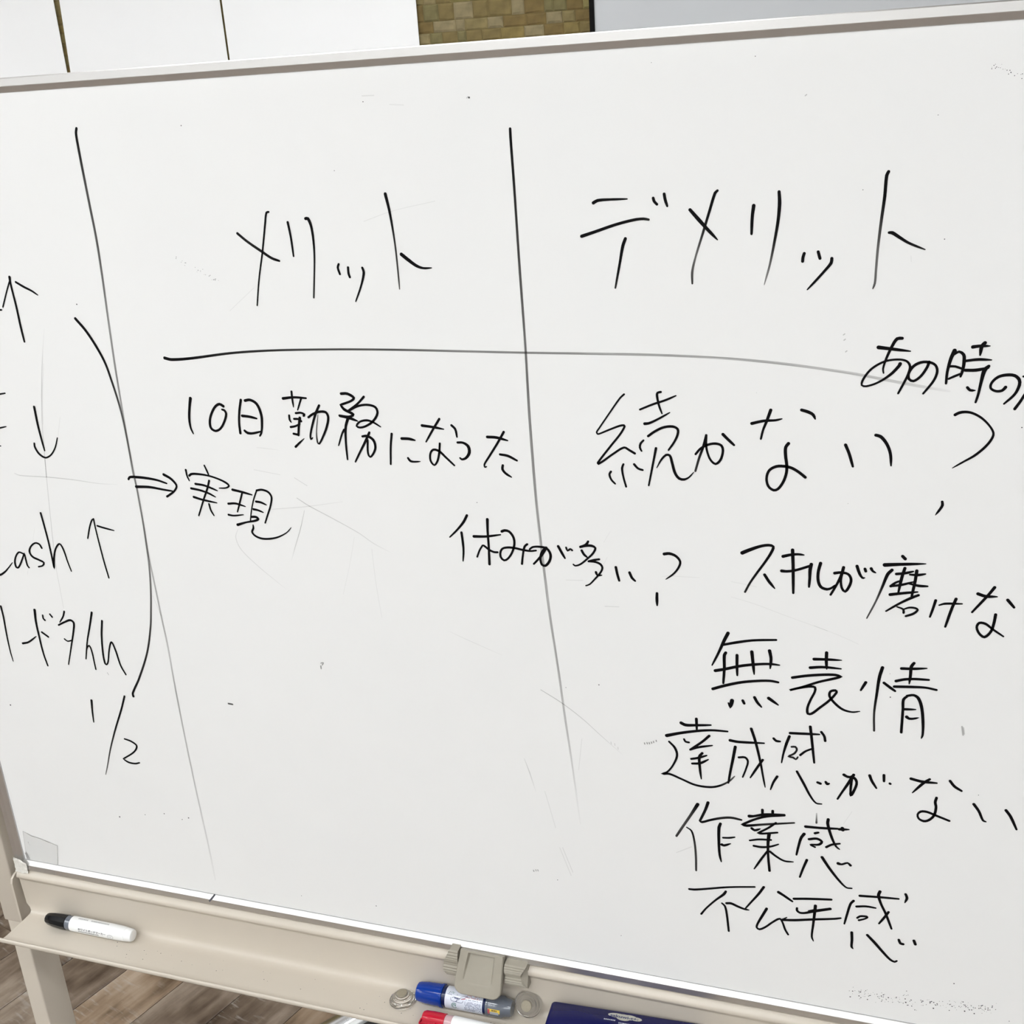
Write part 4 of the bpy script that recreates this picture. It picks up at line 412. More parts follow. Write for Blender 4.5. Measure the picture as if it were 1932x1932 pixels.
SPECKS = "670.5,871.5,0.83 575.6,873.3,0.49 899.9,888.2,0.39 821.3,888.7,0.29 758.7,339.9,0.63 725.8,333.1,0.43 980.9,789.2,0.38 1041.0,751.6,0.45 1106.4,606.9,0.53 38.3,228.3,1.05 649.3,518.7,0.47 979.4,536.7,0.25 861.3,202.2,0.41 162.1,91.7,1.03 199.7,100.9,0.62 227.3,106.9,0.76 260.3,106.5,0.90 251.0,102.8,0.68 1031.0,840.2,0.33 1020.1,381.5,0.31 245.5,703.1,0.75 1021.6,358.6,0.57 541.7,818.8,0.41 395.6,862.7,0.55 489.9,27.5,0.68 395.2,22.7,0.50 705.4,104.0,0.53 771.1,46.3,0.46 1021.4,358.3,0.44 1093.4,58.8,0.66 1144.2,25.9,0.47 1099.6,269.9,0.43 1033.7,26.2,0.30 1013.7,27.0,0.35 1110.2,36.1,0.47 1050.0,35.0,0.34 1032.1,31.3,0.35 1110.9,31.3,0.62 1122.5,37.1,0.33 1008.3,29.5,0.51 1034.0,25.2,0.50 1117.1,34.6,0.61 1122.2,38.4,0.38 1058.2,25.4,0.29 1042.0,29.3,0.25 1066.2,30.0,0.63 1062.1,18.9,0.29 1010.1,29.8,0.40 1036.0,23.3,0.35 1088.3,28.8,0.24 1097.6,28.1,0.29 1017.3,28.6,0.25 1002.8,33.1,0.35 1101.7,33.1,0.33 1046.0,24.8,0.50 1096.3,30.5,0.38 1040.2,23.7,0.30 1046.1,28.6,0.30 1051.9,40.0,0.49 1014.3,27.9,0.30 1017.6,25.7,0.50 1093.8,31.4,0.38 1080.4,29.9,0.48 1042.9,29.0,0.30 1066.3,26.1,0.24 1027.1,25.5,0.40 1113.9,34.1,0.33 1031.2,28.1,0.40 1119.9,34.0,0.33 1080.1,31.2,0.63 1090.8,37.2,0.38 1049.6,24.6,0.49 1124.9,36.9,0.61 1066.4,31.4,0.39 1071.1,33.8,0.34 1044.9,25.7,0.35 1131.5,36.8,0.47 1019.4,28.8,0.25 1118.5,37.9,0.38 1104.0,34.4,0.24 1030.2,24.2,0.35 1015.9,32.9,0.30 1077.0,32.1,0.63 1084.8,35.2,0.39 1125.0,34.7,0.61 1078.4,29.6,0.48 1107.4,33.3,0.47 1124.0,32.2,0.24 1008.6,27.3,0.35 1053.5,35.5,0.39 1014.1,24.3,0.35 1067.6,26.3,0.39 1008.8,28.5,0.35 1126.7,35.1,0.47 1023.1,29.1,0.30 1045.7,30.7,0.25 1099.6,32.8,0.48 1014.6,31.7,0.50 1009.5,20.3,0.36 1033.0,22.1,0.25 1092.1,33.6,0.38 1103.6,35.8,0.48 1106.7,35.5,0.28 1029.4,32.5,0.35 1018.4,26.5,0.50 1025.2,29.8,0.50 1107.2,39.3,0.24 1056.6,30.1,0.64 1053.4,23.0,0.49 1004.6,29.3,0.36 1112.1,34.7,0.47 1131.5,44.2,0.23 1105.6,33.8,0.62 1067.2,31.3,0.63 1043.2,30.3,0.50 1030.9,27.4,0.35 1030.2,23.3,0.40 1122.1,32.8,0.33 1038.6,27.8,0.30 1121.0,33.5,0.33 1055.5,28.4,0.49 1013.7,29.8,0.35 1083.2,29.6,0.34 1065.3,32.1,0.49 1108.1,31.7,0.33 1019.2,26.7,0.50 1089.3,33.5,0.34 1001.2,20.8,0.31 1002.5,24.9,0.25 1118.9,38.0,0.61 1096.2,37.1,0.29 1119.9,38.9,0.61 999.4,27.9,0.41 1021.5,30.9,0.25 1054.2,23.3,0.49 1052.1,34.6,0.34 1027.9,25.1,0.35 1125.1,35.0,0.28 1012.7,24.3,0.25 1029.3,28.6,0.65 1075.0,32.8,0.63 1101.1,37.1,0.38 1047.5,25.2,0.30 1010.3,31.4,0.35 1128.3,38.7,0.61 1002.5,28.2,0.66 1081.9,34.7,0.34 1112.4,33.0,0.33 1119.5,38.8,0.47 1039.6,26.1,0.25 1026.0,27.0,0.50 1100.9,32.0,0.33 1109.8,36.9,0.24 1072.6,34.4,0.24 1008.9,24.2,0.25 1122.6,35.2,0.61 1016.7,21.2,0.66 1051.2,30.2,0.64 1085.5,30.8,0.24 1104.8,35.5,0.62 1039.7,23.3,0.35 1027.4,27.7,0.35 1049.3,33.9,0.39 1042.9,30.0,0.50 1008.6,23.7,0.66 1127.9,31.8,0.23 1128.4,40.2,0.61 1031.1,30.4,0.65 1070.5,27.9,0.39 1079.1,29.2,0.48 1120.1,29.6,0.33 1118.5,35.4,0.61 1009.8,28.7,0.66 1102.7,39.0,0.62 1029.5,27.4,0.35 1101.5,39.3,0.29 1024.4,19.5,0.30 1095.1,32.5,0.34 1095.1,37.6,0.24 1116.8,37.7,0.47 1073.7,30.6,0.63 1060.3,28.3,0.29 1035.8,28.1,0.70 1051.9,26.1,0.79 1073.8,32.0,0.73 1077.1,25.0,0.78 1104.9,28.3,0.76 1108.9,30.9,0.62 1113.4,27.5,0.71 1113.8,34.4,0.52 1091.3,33.1,0.58 1093.4,31.3,0.58 1091.3,25.9,0.58 1000.4,20.6,0.66 1010.4,22.0,0.61 1029.7,22.0,0.50 1057.5,22.9,0.59 1060.6,19.0,0.54 1067.2,869.7,0.35 1084.2,864.5,0.24 1071.1,872.0,0.17 1086.7,860.9,0.17 1064.8,869.5,0.35 1069.2,870.0,0.24 1081.9,865.2,0.24 1077.6,866.1,0.35 1067.9,870.4,0.35 1080.1,864.0,0.35 1076.8,867.7,0.35 1076.1,865.3,0.35 1072.2,868.7,0.24 1073.6,868.7,0.17 1066.1,871.6,0.35 1070.4,869.8,0.24 1085.1,864.9,0.34 1085.0,861.8,0.35 1064.9,870.4,0.17 1074.9,867.9,0.35 1077.5,866.4,0.35 1067.0,872.3,0.24 406.1,726.0,0.40 372.6,742.5,0.29 386.8,737.6,0.29 395.3,730.8,0.23 402.8,725.9,0.23 377.6,741.8,0.29 367.8,745.9,0.29 400.3,729.4,0.40 406.9,726.7,0.40 405.2,726.6,0.23 404.3,726.0,0.23 368.1,747.3,0.40 373.9,743.7,0.23 367.3,746.0,0.23 404.7,725.8,0.40 376.7,741.8,0.40 392.0,733.5,0.23 396.7,730.6,0.29 391.8,734.3,0.29 388.1,733.4,0.23 409.6,725.2,0.23 389.4,734.8,0.40 394.7,735.7,0.29 406.2,725.3,0.28 401.6,730.0,0.40 376.0,739.5,0.29"

# ------------------------------------------------------------------ the room
YW = 1.5                                     # face of the wall behind the board
RX0, RX1, RY0, RZ = -3.2, 4.6, -4.2, 2.75
fl = box('floor', (RX0, RX1, RY0, YW+0.1, -0.12, -0.006), 'wood1'); tag(fl, kind='structure')
wb = box('wall_back', (RX0, RX1, YW+0.004, YW+0.12, -0.1, RZ), 'mortar'); tag(wb, kind='structure')
tag(box('wall_left', (RX0-0.1, RX0, RY0, YW+0.1, -0.1, RZ), 'wall'), kind='structure')
tag(box('wall_right', (RX1, RX1+0.1, RY0, YW+0.1, -0.1, RZ), 'wall_brown'), kind='structure')
tag(box('wall_front', (RX0, RX1, RY0-0.1, RY0, -0.1, RZ), 'wall'), kind='structure')
tag(box('ceiling', (RX0, RX1, RY0, YW+0.1, RZ, RZ+0.1), 'ceiling'), kind='structure')

# planks of the floor around the stand (each one a part of the floor)
rnd = random.Random(11)
d_ = Vector((math.cos(PANG), math.sin(PANG), 0)); n_ = Vector((math.sin(PANG), -math.cos(PANG), 0))
PW, PL = 0.14, 0.92
org = Vector((-0.87, 0.66, 0))
me_plank = []
for k in range(3):
    v, f = boxv(0.0008, PL-0.0008, 0.0008, PW-0.0008, -0.006, 0.0)
    g = 0.0025
    v = v[:4]+[(x+(g if x < .1 else -g), y+(g if y < .07 else -g), z) for x, y, z in v[4:]]
    v = v[:4]+[(a[0], a[1], -0.0012) for a in v[:4]]+[(a[0], a[1], 0.0) for a in v[4:]]
    f = [(0,3,2,1),(8,9,10,11)]+[(i, (i+1)%4, 4+(i+1)%4, 4+i) for i in range(4)]+[(4+i, 4+(i+1)%4, 8+(i+1)%4, 8+i) for i in range(4)]
    me = bpy.data.meshes.new('plank'); me.from_pydata(v, [], f); me.materials.append(MT['wood%d' % (k+1)]); me_plank.append(me)
for i in range(-9, 13):
    sh = rnd.random()*PL
    for j in range(-2, 3):
        p = org + n_*(i*PW) + d_*(j*PL+sh-0.5)
        cs = [p + d_*a + n_*b for a in (0, PL) for b in (0, PW)]
        if max(c.y for c in cs) > YW-0.01 or min(c.y for c in cs) < -0.6 or min(c.x for c in cs) < -2.2 or max(c.x for c in cs) > 1.6: continue
        o = bpy.data.objects.new('plank', me_plank[rnd.choice([0, 0, 1, 2])]); COL.objects.link(o); o.parent = fl
        o.location = p; o.rotation_euler = (math.pi, 0, PANG); o.rotation_euler = (0, 0, PANG); o.location = p + n_*PW

# stones of the wall, real blocks where the photograph shows them
rnd = random.Random(5)
smesh = {}
def stones(x0, x1, z0, z1, limit):
    z = z0; ns = 0
    while z < z1:
        hh = rnd.choice([0.018, 0.022, 0.027, 0.033]); x = x0 - rnd.random()*0.02
        while x < x1:
            ww = rnd.choice([0.02, 0.027, 0.034, 0.042, 0.05])
            key = (hh, ww, rnd.randrange(8))
            if key not in smesh:
                r = random.Random(str(key)); c = 0.0025
                j = [r.uniform(0, 0.003) for _ in range(8)]
                v = [(0.0003, 0, 0.0003), (ww-0.0003, 0, 0.0003), (ww-0.0003, 0, hh-0.0003), (0.0003, 0, hh-0.0003)]
                t = r.uniform(0.001, 0.0026)
                v += [(c+j[0], -t, c+j[1]), (ww-c-j[2], -t*0.8, c+j[3]), (ww-c-j[4], -t, hh-c-j[5]), (c+j[6], -t*0.9, hh-c-j[7])]
                f = [(4, 5, 6, 7)]+[(i, (i+1) % 4, 4+(i+1) % 4, 4+i) for i in range(4)]
                me = bpy.data.meshes.new('stone'); me.from_pydata(v, [], f); me.materials.append(STONE[key[2]]); smesh[key] = me
            if ns < limit:
                o = bpy.data.objects.new('stone', smesh[key]); COL.objects.link(o); o.parent = wb; o.location = (x, YW+0.0035, z); ns += 1
            x += ww
        z += hh
stones(-0.06, 0.41, 1.77, 2.16, 250)
stones(-0.925, -0.845, 1.80, 2.16, 48)

# ceiling light panels (out of frame, they light the room)
emis = bpy.data.materials.new('light diffuser'); emis.use_nodes = True
e_ = emis.node_tree.nodes['Principled BSDF']; e_.inputs['Emission Color'].default_value = (0.955, 0.985, 1.0, 1); e_.inputs['Emission Strength'].default_value = LAMP
MT['diffuser'] = emis
lights = []
for j, y in enumerate((-3.3, -2.2, -1.2, 0.42)):
    for i, x in enumerate((-1.9, 0.2, 2.3)):
        L_ = empty('ceiling_light', (x, y, RZ), 'long white ceiling light, row %s, %s' % (['farthest from the stone wall', 'in the middle of the room', 'just in front of the whiteboard', 'nearest the stone wall'][j], ['left', 'middle', 'right'][i]), 'ceiling light', group='ceiling lights')
        box('housing', (-0.64, 0.64, -0.13, 0.13, -0.03, 0.0), 'white_plastic', L_)
        box('diffuser', (-0.60, 0.60, -0.10, 0.10, -0.036, -0.0305), 'diffuser', L_)

# white sheets hung on the wall, and the grey screen to their right
def sheet(xl0, xl1, xr0, xr1, z0, z1, y, label, seed):
    nx, nz = 16, 30; v = []; f = []; r = random.Random(seed); a1, a2, a3 = r.random()*6, r.random()*6, r.random()*6
    def yy(u, t): return y + 0.0007*math.sin(u*7+t*5+a1) + 0.0005*math.sin(u*13-t*9+a2) + 0.0003*math.sin(t*21+a3)
    for side in (0, 1):
        for k in range(nz+1):
            t = k/nz; zz = z0+(z1-z0)*t; xl = xl0+(xl1-xl0)*t; xr = xr0+(xr1-xr0)*t
            for i in range(nx+1): u = i/nx; v.append((xl+(xr-xl)*u, yy(u, t)+(0.0006 if side else 0), zz))
    st = (nx+1)*(nz+1)
    for k in range(nz):
        for i in range(nx):
            a = k*(nx+1)+i; f.append((a, a+1, a+nx+2, a+nx+1)); f.append((st+a, st+a+nx+1, st+a+nx+2, st+a+1))
    o = mesh('paper_sheet', v, f, 'paper', None, True)
    tag(o, label, 'paper sheet', 'white sheets on the stone wall'); return o
ZS0, ZS1 = 1.35, 2.42
def lerpz(za, xa, zb, xb, z): return xa+(xb-xa)*(z-za)/(zb-za)
sheet(-1.32, -1.32, -0.890, -0.890, ZS0, ZS1, YW-0.0035, 'white paper sheet at the far left edge, left of the wide gap', 1)
sheet(lerpz(1.881, -0.881, 2.035, -0.875, ZS0), lerpz(1.881, -0.881, 2.035, -0.875, ZS1), -0.4565, -0.4565, ZS0, ZS1, YW-0.0035, 'white paper sheet between the wide gap and the thin dark gap', 2)
sheet(-0.4525, -0.449, 0.007, 0.007, ZS0, ZS1, YW-0.0035, 'white paper sheet directly left of the bare stone wall', 3)
SC = empty('projection_screen', (0.386, YW-0.001, 1.2), 'grey screen with thin black border right of the bare stone wall', 'screen')
def fr(name, x0, x1, z0, z1, y0, y1, m): return box(name, (x0-0.386, x1-0.386, y0, y1, z0-1.2, z1-1.2), m, SC)
fr('border', 0.386, 0.3955, 1.2, 2.45, -0.040, 0.0, 'black_edge'); fr('border', 2.09, 2.10, 1.2, 2.45, -0.040, 0.0, 'black_edge')
fr('border', 0.3955, 2.09, 2.44, 2.45, -0.040, 0.0, 'black_edge'); fr('border', 0.3955, 2.09, 1.2, 1.21, -0.040, 0.0, 'black_edge')
fr('screen_surface', 0.3955, 2.09, 1.21, 2.44, -0.036, 0.0, 'screen')

# ------------------------------------------------------------------ the whiteboard
BW, BH = 1.80, 0.900
Z0, Z1 = ZB+0.0015, ZB+0.9005
BASE = Vector((BW/2, 0.02, 0.0))
WBD = empty('whiteboard', BASE, 'large white dry-erase board on beige stand covered in black handwriting', 'whiteboard')
def wp(verts): return [(x-BASE.x, y-BASE.y, z_-BASE.z) for x, y, z_ in verts]
def wbox(name, b, m, parent=WBD, bevel=0.0):
    return box(name, (b[0]-BASE.x, b[1]-BASE.x, b[2]-BASE.y, b[3]-BASE.y, b[4]-BASE.z, b[5]-BASE.z), m, parent, bevel)
panel = wbox('panel', (-0.002, BW+0.002, 0.0, 0.012, Z0-0.002, Z1+0.002), 'board')
# aluminium rails: (outward offset, y)
PROF = [(0.0, 0.0), (0.0002, -0.0010), (0.0049, -0.0044), (0.0055, -0.0046), (0.0120, -0.0046), (0.0127, -0.0038), (0.0130, -0.0022), (0.0130, 0.0150), (0.0, 0.0150)]
def rail(side):
    v = []
    n = len(PROF)
    for end in (0, 1):
        for s, y in PROF:
            if side == 'top': v.append(((BW+s) if end else -s, y, Z1+s))
            if side == 'bottom': v.append((-s if end else BW+s, y, Z0-s))
            if side == 'left': v.append((-s, y, (Z1+s) if end else Z0-s))
            if side == 'right': v.append((BW+s, y, (Z0-s) if end else Z1+s))
    f = [(i, (i+1) % n, n+(i+1) % n, n+i) for i in range(n)]+[tuple(range(n-1, -1, -1)), tuple(range(n, 2*n))]
    o = mesh('frame_rail', wp(v), f, 'alu', WBD, True); edge_split(o, 16); o['label'] = {'top': 'aluminium top edge rail', 'bottom': 'aluminium bottom edge rail', 'left': 'aluminium left edge rail', 'right': 'aluminium right edge rail'}[side]
    return o
rails = {s: rail(s) for s in ('top', 'bottom', 'left', 'right')}
# thin dark sealing line where panel meets the rails
for nm, b in (('seam', (0, BW, -0.00025, 0.001, Z0-0.0002, Z0+0.0004)), ('seam', (-0.0002, 0.0005, -0.00025, 0.001, Z0, Z1))):
    wbox(nm, b, 'print_grey', panel)

# pen tray under the board: pressed steel section
TX0, TX1 = 0.0, BW
tp = [(6, -13.5), (0, -13.8), (-4, -16.4), (-7.4, -18.8), (-8.8, -21.8), (-8.6, -24.0), (-7.0, -25.6), (-5.6, -27.2), (-5, -30), (-5, -66), (-5.5, -70.5), (-7.2, -74.2), (-10, -76.6), (-14, -77.8), (-20, -78), (-50, -78), (-57, -77.4), (-59.5, -76.4),
      (-59.5, -79.6), (-57, -79.8), (-24, -80), (-14, -79.4), (-8, -77), (-4.4, -73), (-3, -68), (-3, -30), (-5.5, -22), (-2, -17), (6, -16)]
tprof = [(y*0.001-BASE.y, ZB+0.0015+z_*0.001-BASE.z) for y, z_ in tp]
cut = [(-0.0118 if z_ > -64 else (-0.0118+0.0085*min(1, (-64-z_)/10) if y > -12 else -0.0040-0.0015*(-y-12)/48)) for y, z_ in tp]   # the shelf is trimmed shorter than the back plate
tray = extrude_x('pen_tray', tprof, TX0-BASE.x, TX1-BASE.x, 'beige', WBD, True, 50, cut, [-c for c in cut])
lp = [(-58.0, -77.0), (-59.0, -75.3), (-60.4, -75.0), (-61.6, -76.0), (-61.8, -79.2), (-60.8, -80.8), (-58.4, -80.4)]
extrude_x('tray_lip', [(y*0.001-BASE.y, ZB+0.0015+z_*0.001) for y, z_ in lp], TX0-0.011-BASE.x, TX1+0.011-BASE.x, 'beige', tray, True, 60)
# bracket plates that carry the tray at each post (seen edge-on)
def bracket(x0, x1):
    pr = [(40, -24), (8, -22.5), (-2, -23.5), (-8, -27), (-10.2, -33), (-10.2, -96), (-8, -100), (40, -100)]
    return extrude_x('tray_bracket', [(y*0.001-BASE.y, ZB+z_*0.001) for y, z_ in pr], x0-BASE.x, x1-BASE.x, 'beige', WBD)
for s in (0, 1):
    bracket(*((-0.0230, -0.0200) if s == 0 else (BW+0.0200, BW+0.0230)))
    extrude_x('tray_bracket', [(y*0.001-BASE.y, ZB+z_*0.001) for y, z_ in [(40, -24), (18, -22), (13, -24), (12, -30), (12, -98), (40, -98)]], (-0.0200 if s == 0 else BW+0.0005)-BASE.x, (-0.0005 if s == 0 else BW+0.02)-BASE.x, 'beige', WBD)
# posts, legs, feet and casters of the stand
for s in (0, 1):
    def px(a, b): return (a, b) if s == 0 else (BW-b, BW-a)
    x0, x1 = px(-0.0560, -0.0302)
    wbox('leg', (x0, x1, 0.0, 0.044, 0.085, ZB-0.10), 'beige', WBD, 0.002)
    x0, x1 = px(-0.0605, -0.0302)
    wbox('post', (x0, x1, -0.0005, 0.046, ZB-0.105, ZB+1.0), 'beige', WBD, 0.002)
    x0, x1 = px(-0.062, -0.022)
    ft = wbox('foot', (x0, x1, -0.26, 0.32, 0.055, 0.095), 'beige', WBD, 0.004)
    for yy in (-0.235, 0.295):
        c = lathe('caster', [(-0.009, 0.018), (-0.007, 0.024), (0.007, 0.024), (0.009, 0.018)], 'dark', ft, 24, ((x0+x1)/2-BASE.x, yy-BASE.y, 0.024))
    # pivot block behind the board
    x0, x1 = px(-0.0305, 0.04)
    wbox('pivot', (x0, x1, 0.016, 0.040, ZB+0.43, ZB+0.47), 'beige', WBD, 0.003)
wbox('stretcher', (-0.03, BW+0.03, 0.012, 0.034, 0.20, 0.24), 'beige', WBD, 0.003)

# grey plastic lock that holds the board over the tray
LZ = ZB
def shield(xl_top, xl, xr_top, xr, ztop, zbot, r, n=8):
    o = [(xl_top, ztop), (xl_top+(xl-xl_top)*0.5, ztop+(zbot-ztop)*0.4), (xl, zbot+r)]
    for k in range(1, n+1): a = math.pi+math.pi/2*k/n; o.append((xl+r+r*math.cos(a), zbot+r+r*math.sin(a)))
    for k in range(n+1): a = -math.pi/2+math.pi/2*k/n; o.append((xr-r+r*math.cos(a), zbot+r+r*math.sin(a)))
    return o+[(xr_top+(xr-xr_top)*0.5, ztop+(zbot-ztop)*0.4), (xr_top, ztop)]
def latch_body():
    H = 0.046
    A = shield(-0.0222, -0.0262, 0.0258, 0.0262, 0.0, -H, 0.0095)            # front rim, outer edge
    B = shield(-0.0231, -0.0271, 0.0267, 0.0271, 0.0, -H-0.0009, 0.0104)     # rounded shoulder
    I = shield(-0.0135, -0.0178, 0.0170, 0.0165, -0.0022, -H+0.0100, 0.0050)   # lip of the scooped recess
    J = shield(-0.0122, -0.0160, 0.0152, 0.0146, -0.0034, -H+0.0125, 0.0045)
    m = len(A); v = []; f = []
    dep = lambda z_: 0.0050*max(0.0, (z_+H-0.009)/(H-0.009))+0.0001
    for P, y in ((A, None), (B, 0.0011), (B, 0.0075), (I, None), (J, 'd')):
        for x, z_ in P: v.append((x, 0.0 if y is None else (dep(z_) if y == 'd' else y), z_))
    def loop(p, q):
        for i in range(m):
            j = (i+1) % m; f.append((p*m+i, q*m+i, q*m+j, p*m+j))
    loop(0, 1); loop(1, 2); f.append(tuple(range(2*m, 3*m))); loop(3, 0); loop(4, 3); f.append(tuple(range(5*m-1, 4*m-1, -1)))
    return v, f
v, f = latch_body()
tilt = math.radians(-27)
cx = 0.6155; piv = Vector((cx, -0.0110, LZ-0.0010))
Rm = Matrix.Rotation(tilt, 3, 'X')
v = [tuple(Rm @ Vector(q) + piv) for q in v]
lb = mesh('board_lock', wp(v), f, 'latch', WBD, True); edge_split(lb, 32); lb['label'] = 'grey plastic lock tab'
def grip(x0, x1, ztop, zbot, shape, yb):
    n = 12; pr = []; offs = []
    for k in range(n*2+1):
        t = k/(n*2); z_ = ztop+(zbot-ztop)*t; bulge = 0.0035*math.sin(math.pi*min(1, t*1.9)) if t < 0.53 else 0.0035*math.sin(math.pi*(t-0.53)/0.47)
        pr.append((yb-bulge-(0.0009 if k % 2 else 0.0), z_)); offs.append(shape(t))
    pr2 = pr+[(yb+0.012, zbot), (yb+0.012, ztop)]
    of = offs+[offs[-1], offs[0]]
    pr2 = [(y-BASE.y, z_-BASE.z) for y, z_ in pr2]
    zero = [0]*len(of)
    left = x0 < cx
    return extrude_x('lock_grip', pr2, x0-BASE.x, x1-BASE.x, 'latch', lb, False, None, of if left else zero, zero if left else of)
grip(0.5725, 0.5905, LZ-0.002, LZ-0.037, lambda t: 0.008*max(0, 1-t*2.0)+0.003*max(0, t-0.75)*4, -0.0135)
grip(0.6440, 0.6640, LZ-0.0075, LZ-0.0345, lambda t: 0.004-0.006*math.sin(math.pi*min(1, t*1.05)) + (0.0015 if t > 0.8 else 0), -0.0135)

# ink on the panel
for i, (lab, st) in enumerate(INK):
    line = 'line' in lab and 'arrow' not in lab
    o = ink_object('drawn_line' if line else 'handwritten_mark', st, panel, 0.00003 if line else 0.00016, seed=i*3.1)
    o['label'] = 'handwritten black ' + lab
ink_object('erased_ink_trace', FAINT, panel, 0.00001, seed=500.0)['kind'] = 'stuff'
v = []; f = []
for t in SPECKS.split():
    x, y, r = (float(q) for q in t.split(',')); k = len(v)
    for a in range(6): v.append((x*0.001+r*0.001*math.cos(a*math.pi/3), -0.0002, ZB+y*0.001+r*0.001*math.sin(a*math.pi/3)))
    f.append(tuple(range(k, k+6)))
sp = mesh('ink_speck', wp(v), f, 'print_black', panel); sp['kind'] = 'stuff'
# a stray pen stroke across the bottom rail
v, f = boxv(-0.0011, 0.0011, -0.0001, 0.0001, -0.0052, 0.0052)
q = Matrix.Translation(Vector((0.2745, -0.0036, Z0-0.0030))-BASE) @ Matrix.Rotation(math.radians(-42), 4, 'X') @ Matrix.Rotation(math.radians(32), 4, 'Y')
mk = mesh('pen_mark', [tuple(q @ Vector(p)) for p in v], f, 'print_black', rails['bottom'])

# ------------------------------------------------------------------ tape on the lower left corner
TP = empty('adhesive_tape', (0.03, -0.001, ZB), 'torn clear tape stuck over the lower left corner of the whiteboard', 'tape')
tb = Vector((0.03, -0.001, ZB))
def tl(vs): return [(x-tb.x, y-tb.y, z_-tb.z) for x, y, z_ in vs]
top = [(0.0085, 0.0452), (0.0145, 0.0430), (0.0200, 0.0402), (0.0240, 0.0398), (0.0330, 0.0386), (0.0400, 0.0366), (0.0470, 0.0348), (0.0575, 0.0322)]
def bot(t): return 0.0030+0.0480*t
v = []; f = []
n = len(top)
for k in (0, 1):
    for i, (x, z_) in enumerate(top): v.append((x, -0.0005 if k == 0 else -0.0003, ZB+z_))
    for i in range(n): t = i/(n-1); v.append((bot(t), -0.0005 if k == 0 else -0.0003, ZB+0.0012+0.0012*t))
for i in range(n-1): f.append((i, i+n, i+n+1, i+1)); f.append((2*n+i, 2*n+i+1, 2*n+i+n+1, 2*n+i+n))
mesh('film', tl(v), f, 'tape', TP)
def edge(a, b, w_):
    ax, az = a; bx, bz = b; dx, dz = bx-ax, bz-az; l = math.hypot(dx, dz); nx, nz = -dz/l*w_/2, dx/l*w_/2
    return [(ax+nx, -0.00055, ZB+az+nz), (ax-nx, -0.00055, ZB+az-nz), (bx-nx, -0.00055, ZB+bz-nz), (bx+nx, -0.00055, ZB+bz+nz)]
v = []; f = []
segs = [(top[i], top[i+1], [0.0004, 0.0009, 0.0011, 0.0007, 0.0007, 0.0011, 0.0006][i]) for i in range(n-1)]
segs += [(top[-1], (0.0510, 0.0024), 0.0005), (top[0], (0.0035, 0.0014), 0.0003), ((0.0035, 0.0120), (0.0060, 0.0030), 0.0012), ((0.0050, 0.0140), (0.0085, 0.0030), 0.0009), ((0.0130, 0.0300), (0.0125, 0.0280), 0.0007), ((0.0145, 0.0255), (0.0135, 0.0262), 0.0007)]
for a, b, w_ in segs:
    k = len(v); v += edge(a, b, w_); f.append((k, k+1, k+2, k+3))
mesh('torn_edge', tl(v), f, 'tape_edge', TP)
# length that runs over the rail
def railstrip(x0, x1, lift, prof, m, name):
    v = []; f = []
    for s, y in prof: v += [(x0-s*0.3, y-lift, Z0-s-lift*0.6), (x1-s*0.3, y-lift, Z0-s-lift*0.6)]
    for i in range(len(prof)-1): a = 2*i; f.append((a, a+2, a+3, a+1))
    return mesh(name, tl(v), f, m, TP)
railstrip(0.004, 0.0505, 0.0003, PROF[1:7], 'tape', 'film')
# whitish crumpled end wrapped round the corner
rr = random.Random(3); v = []; f = []
gx, gz = 9, 9
for k in range(gz+1):
    for i in range(gx+1):
        u = i/gx; t = k/gz
        x = -0.0135+0.0195*u+0.001*t; z_ = ZB-0.0145+0.0225*t*(1-0.35*u*u)
        y = -0.0062-0.0012*math.sin(u*3.1)+rr.uniform(-0.0009, 0.0009)
        v.append((x, y, z_))
for k in range(gz):
    for i in range(gx): a = k*(gx+1)+i; f.append((a, a+1, a+gx+2, a+gx+1))
mesh('crumpled_end', tl(v), f, 'tape_white', TP, True)

# ------------------------------------------------------------------ things on the tray
SH = ZB+0.0015-0.078          # shelf height
def cyl_pt(a, th, r): return (a, -r*math.cos(th), r*math.sin(th))
def patch(a0, a1, t0, t1, r, V, F, seg=6):
    k = len(V)
    for i in range(seg+1):
        th = math.radians(t0+(t1-t0)*i/seg); V.append(cyl_pt(a0, th, r)); V.append(cyl_pt(a1, th, r))
    for i in range(seg): a = k+2*i; F.append((a, a+1, a+3, a+2))
def outline(pts, r, R_, V, F, w_=0.0004):
    """closed/open polyline on the cylinder given as (axis, arc length in m from th=0) -> thin ribbon"""
    for (a, s), (b, t) in zip(pts[:-1], pts[1:]):
        dx, dy = b-a, t-s; l = math.hypot(dx, dy) or 1e-9; nx, ny = -dy/l*w_/2, dx/l*w_/2; k = len(V)
        for (p, q) in ((a+nx, s+ny), (a-nx, s-ny), (b-nx, t-ny), (b+nx, t+ny)): V.append(cyl_pt(p, q/R_, r))
        F.append((k, k+1, k+2, k+3))
def text_mesh(body, size):
    c = bpy.data.curves.new('lettering', 'FONT'); c.body = body; c.size = size; c.resolution_u = 3; c.offset = size*0.025
    o = bpy.data.objects.new('lettering', c); COL.objects.link(o)
    bpy.context.view_layer.update()
    me = bpy.data.meshes.new_from_object(o.evaluated_get(bpy.context.evaluated_depsgraph_get()))
    V = [tuple(q.co) for q in me.vertices]; F = [tuple(p.vertices) for p in me.polygons]
    bpy.data.objects.remove(o, do_unlink=True); bpy.data.curves.remove(c); bpy.data.meshes.remove(me)
    return V, F
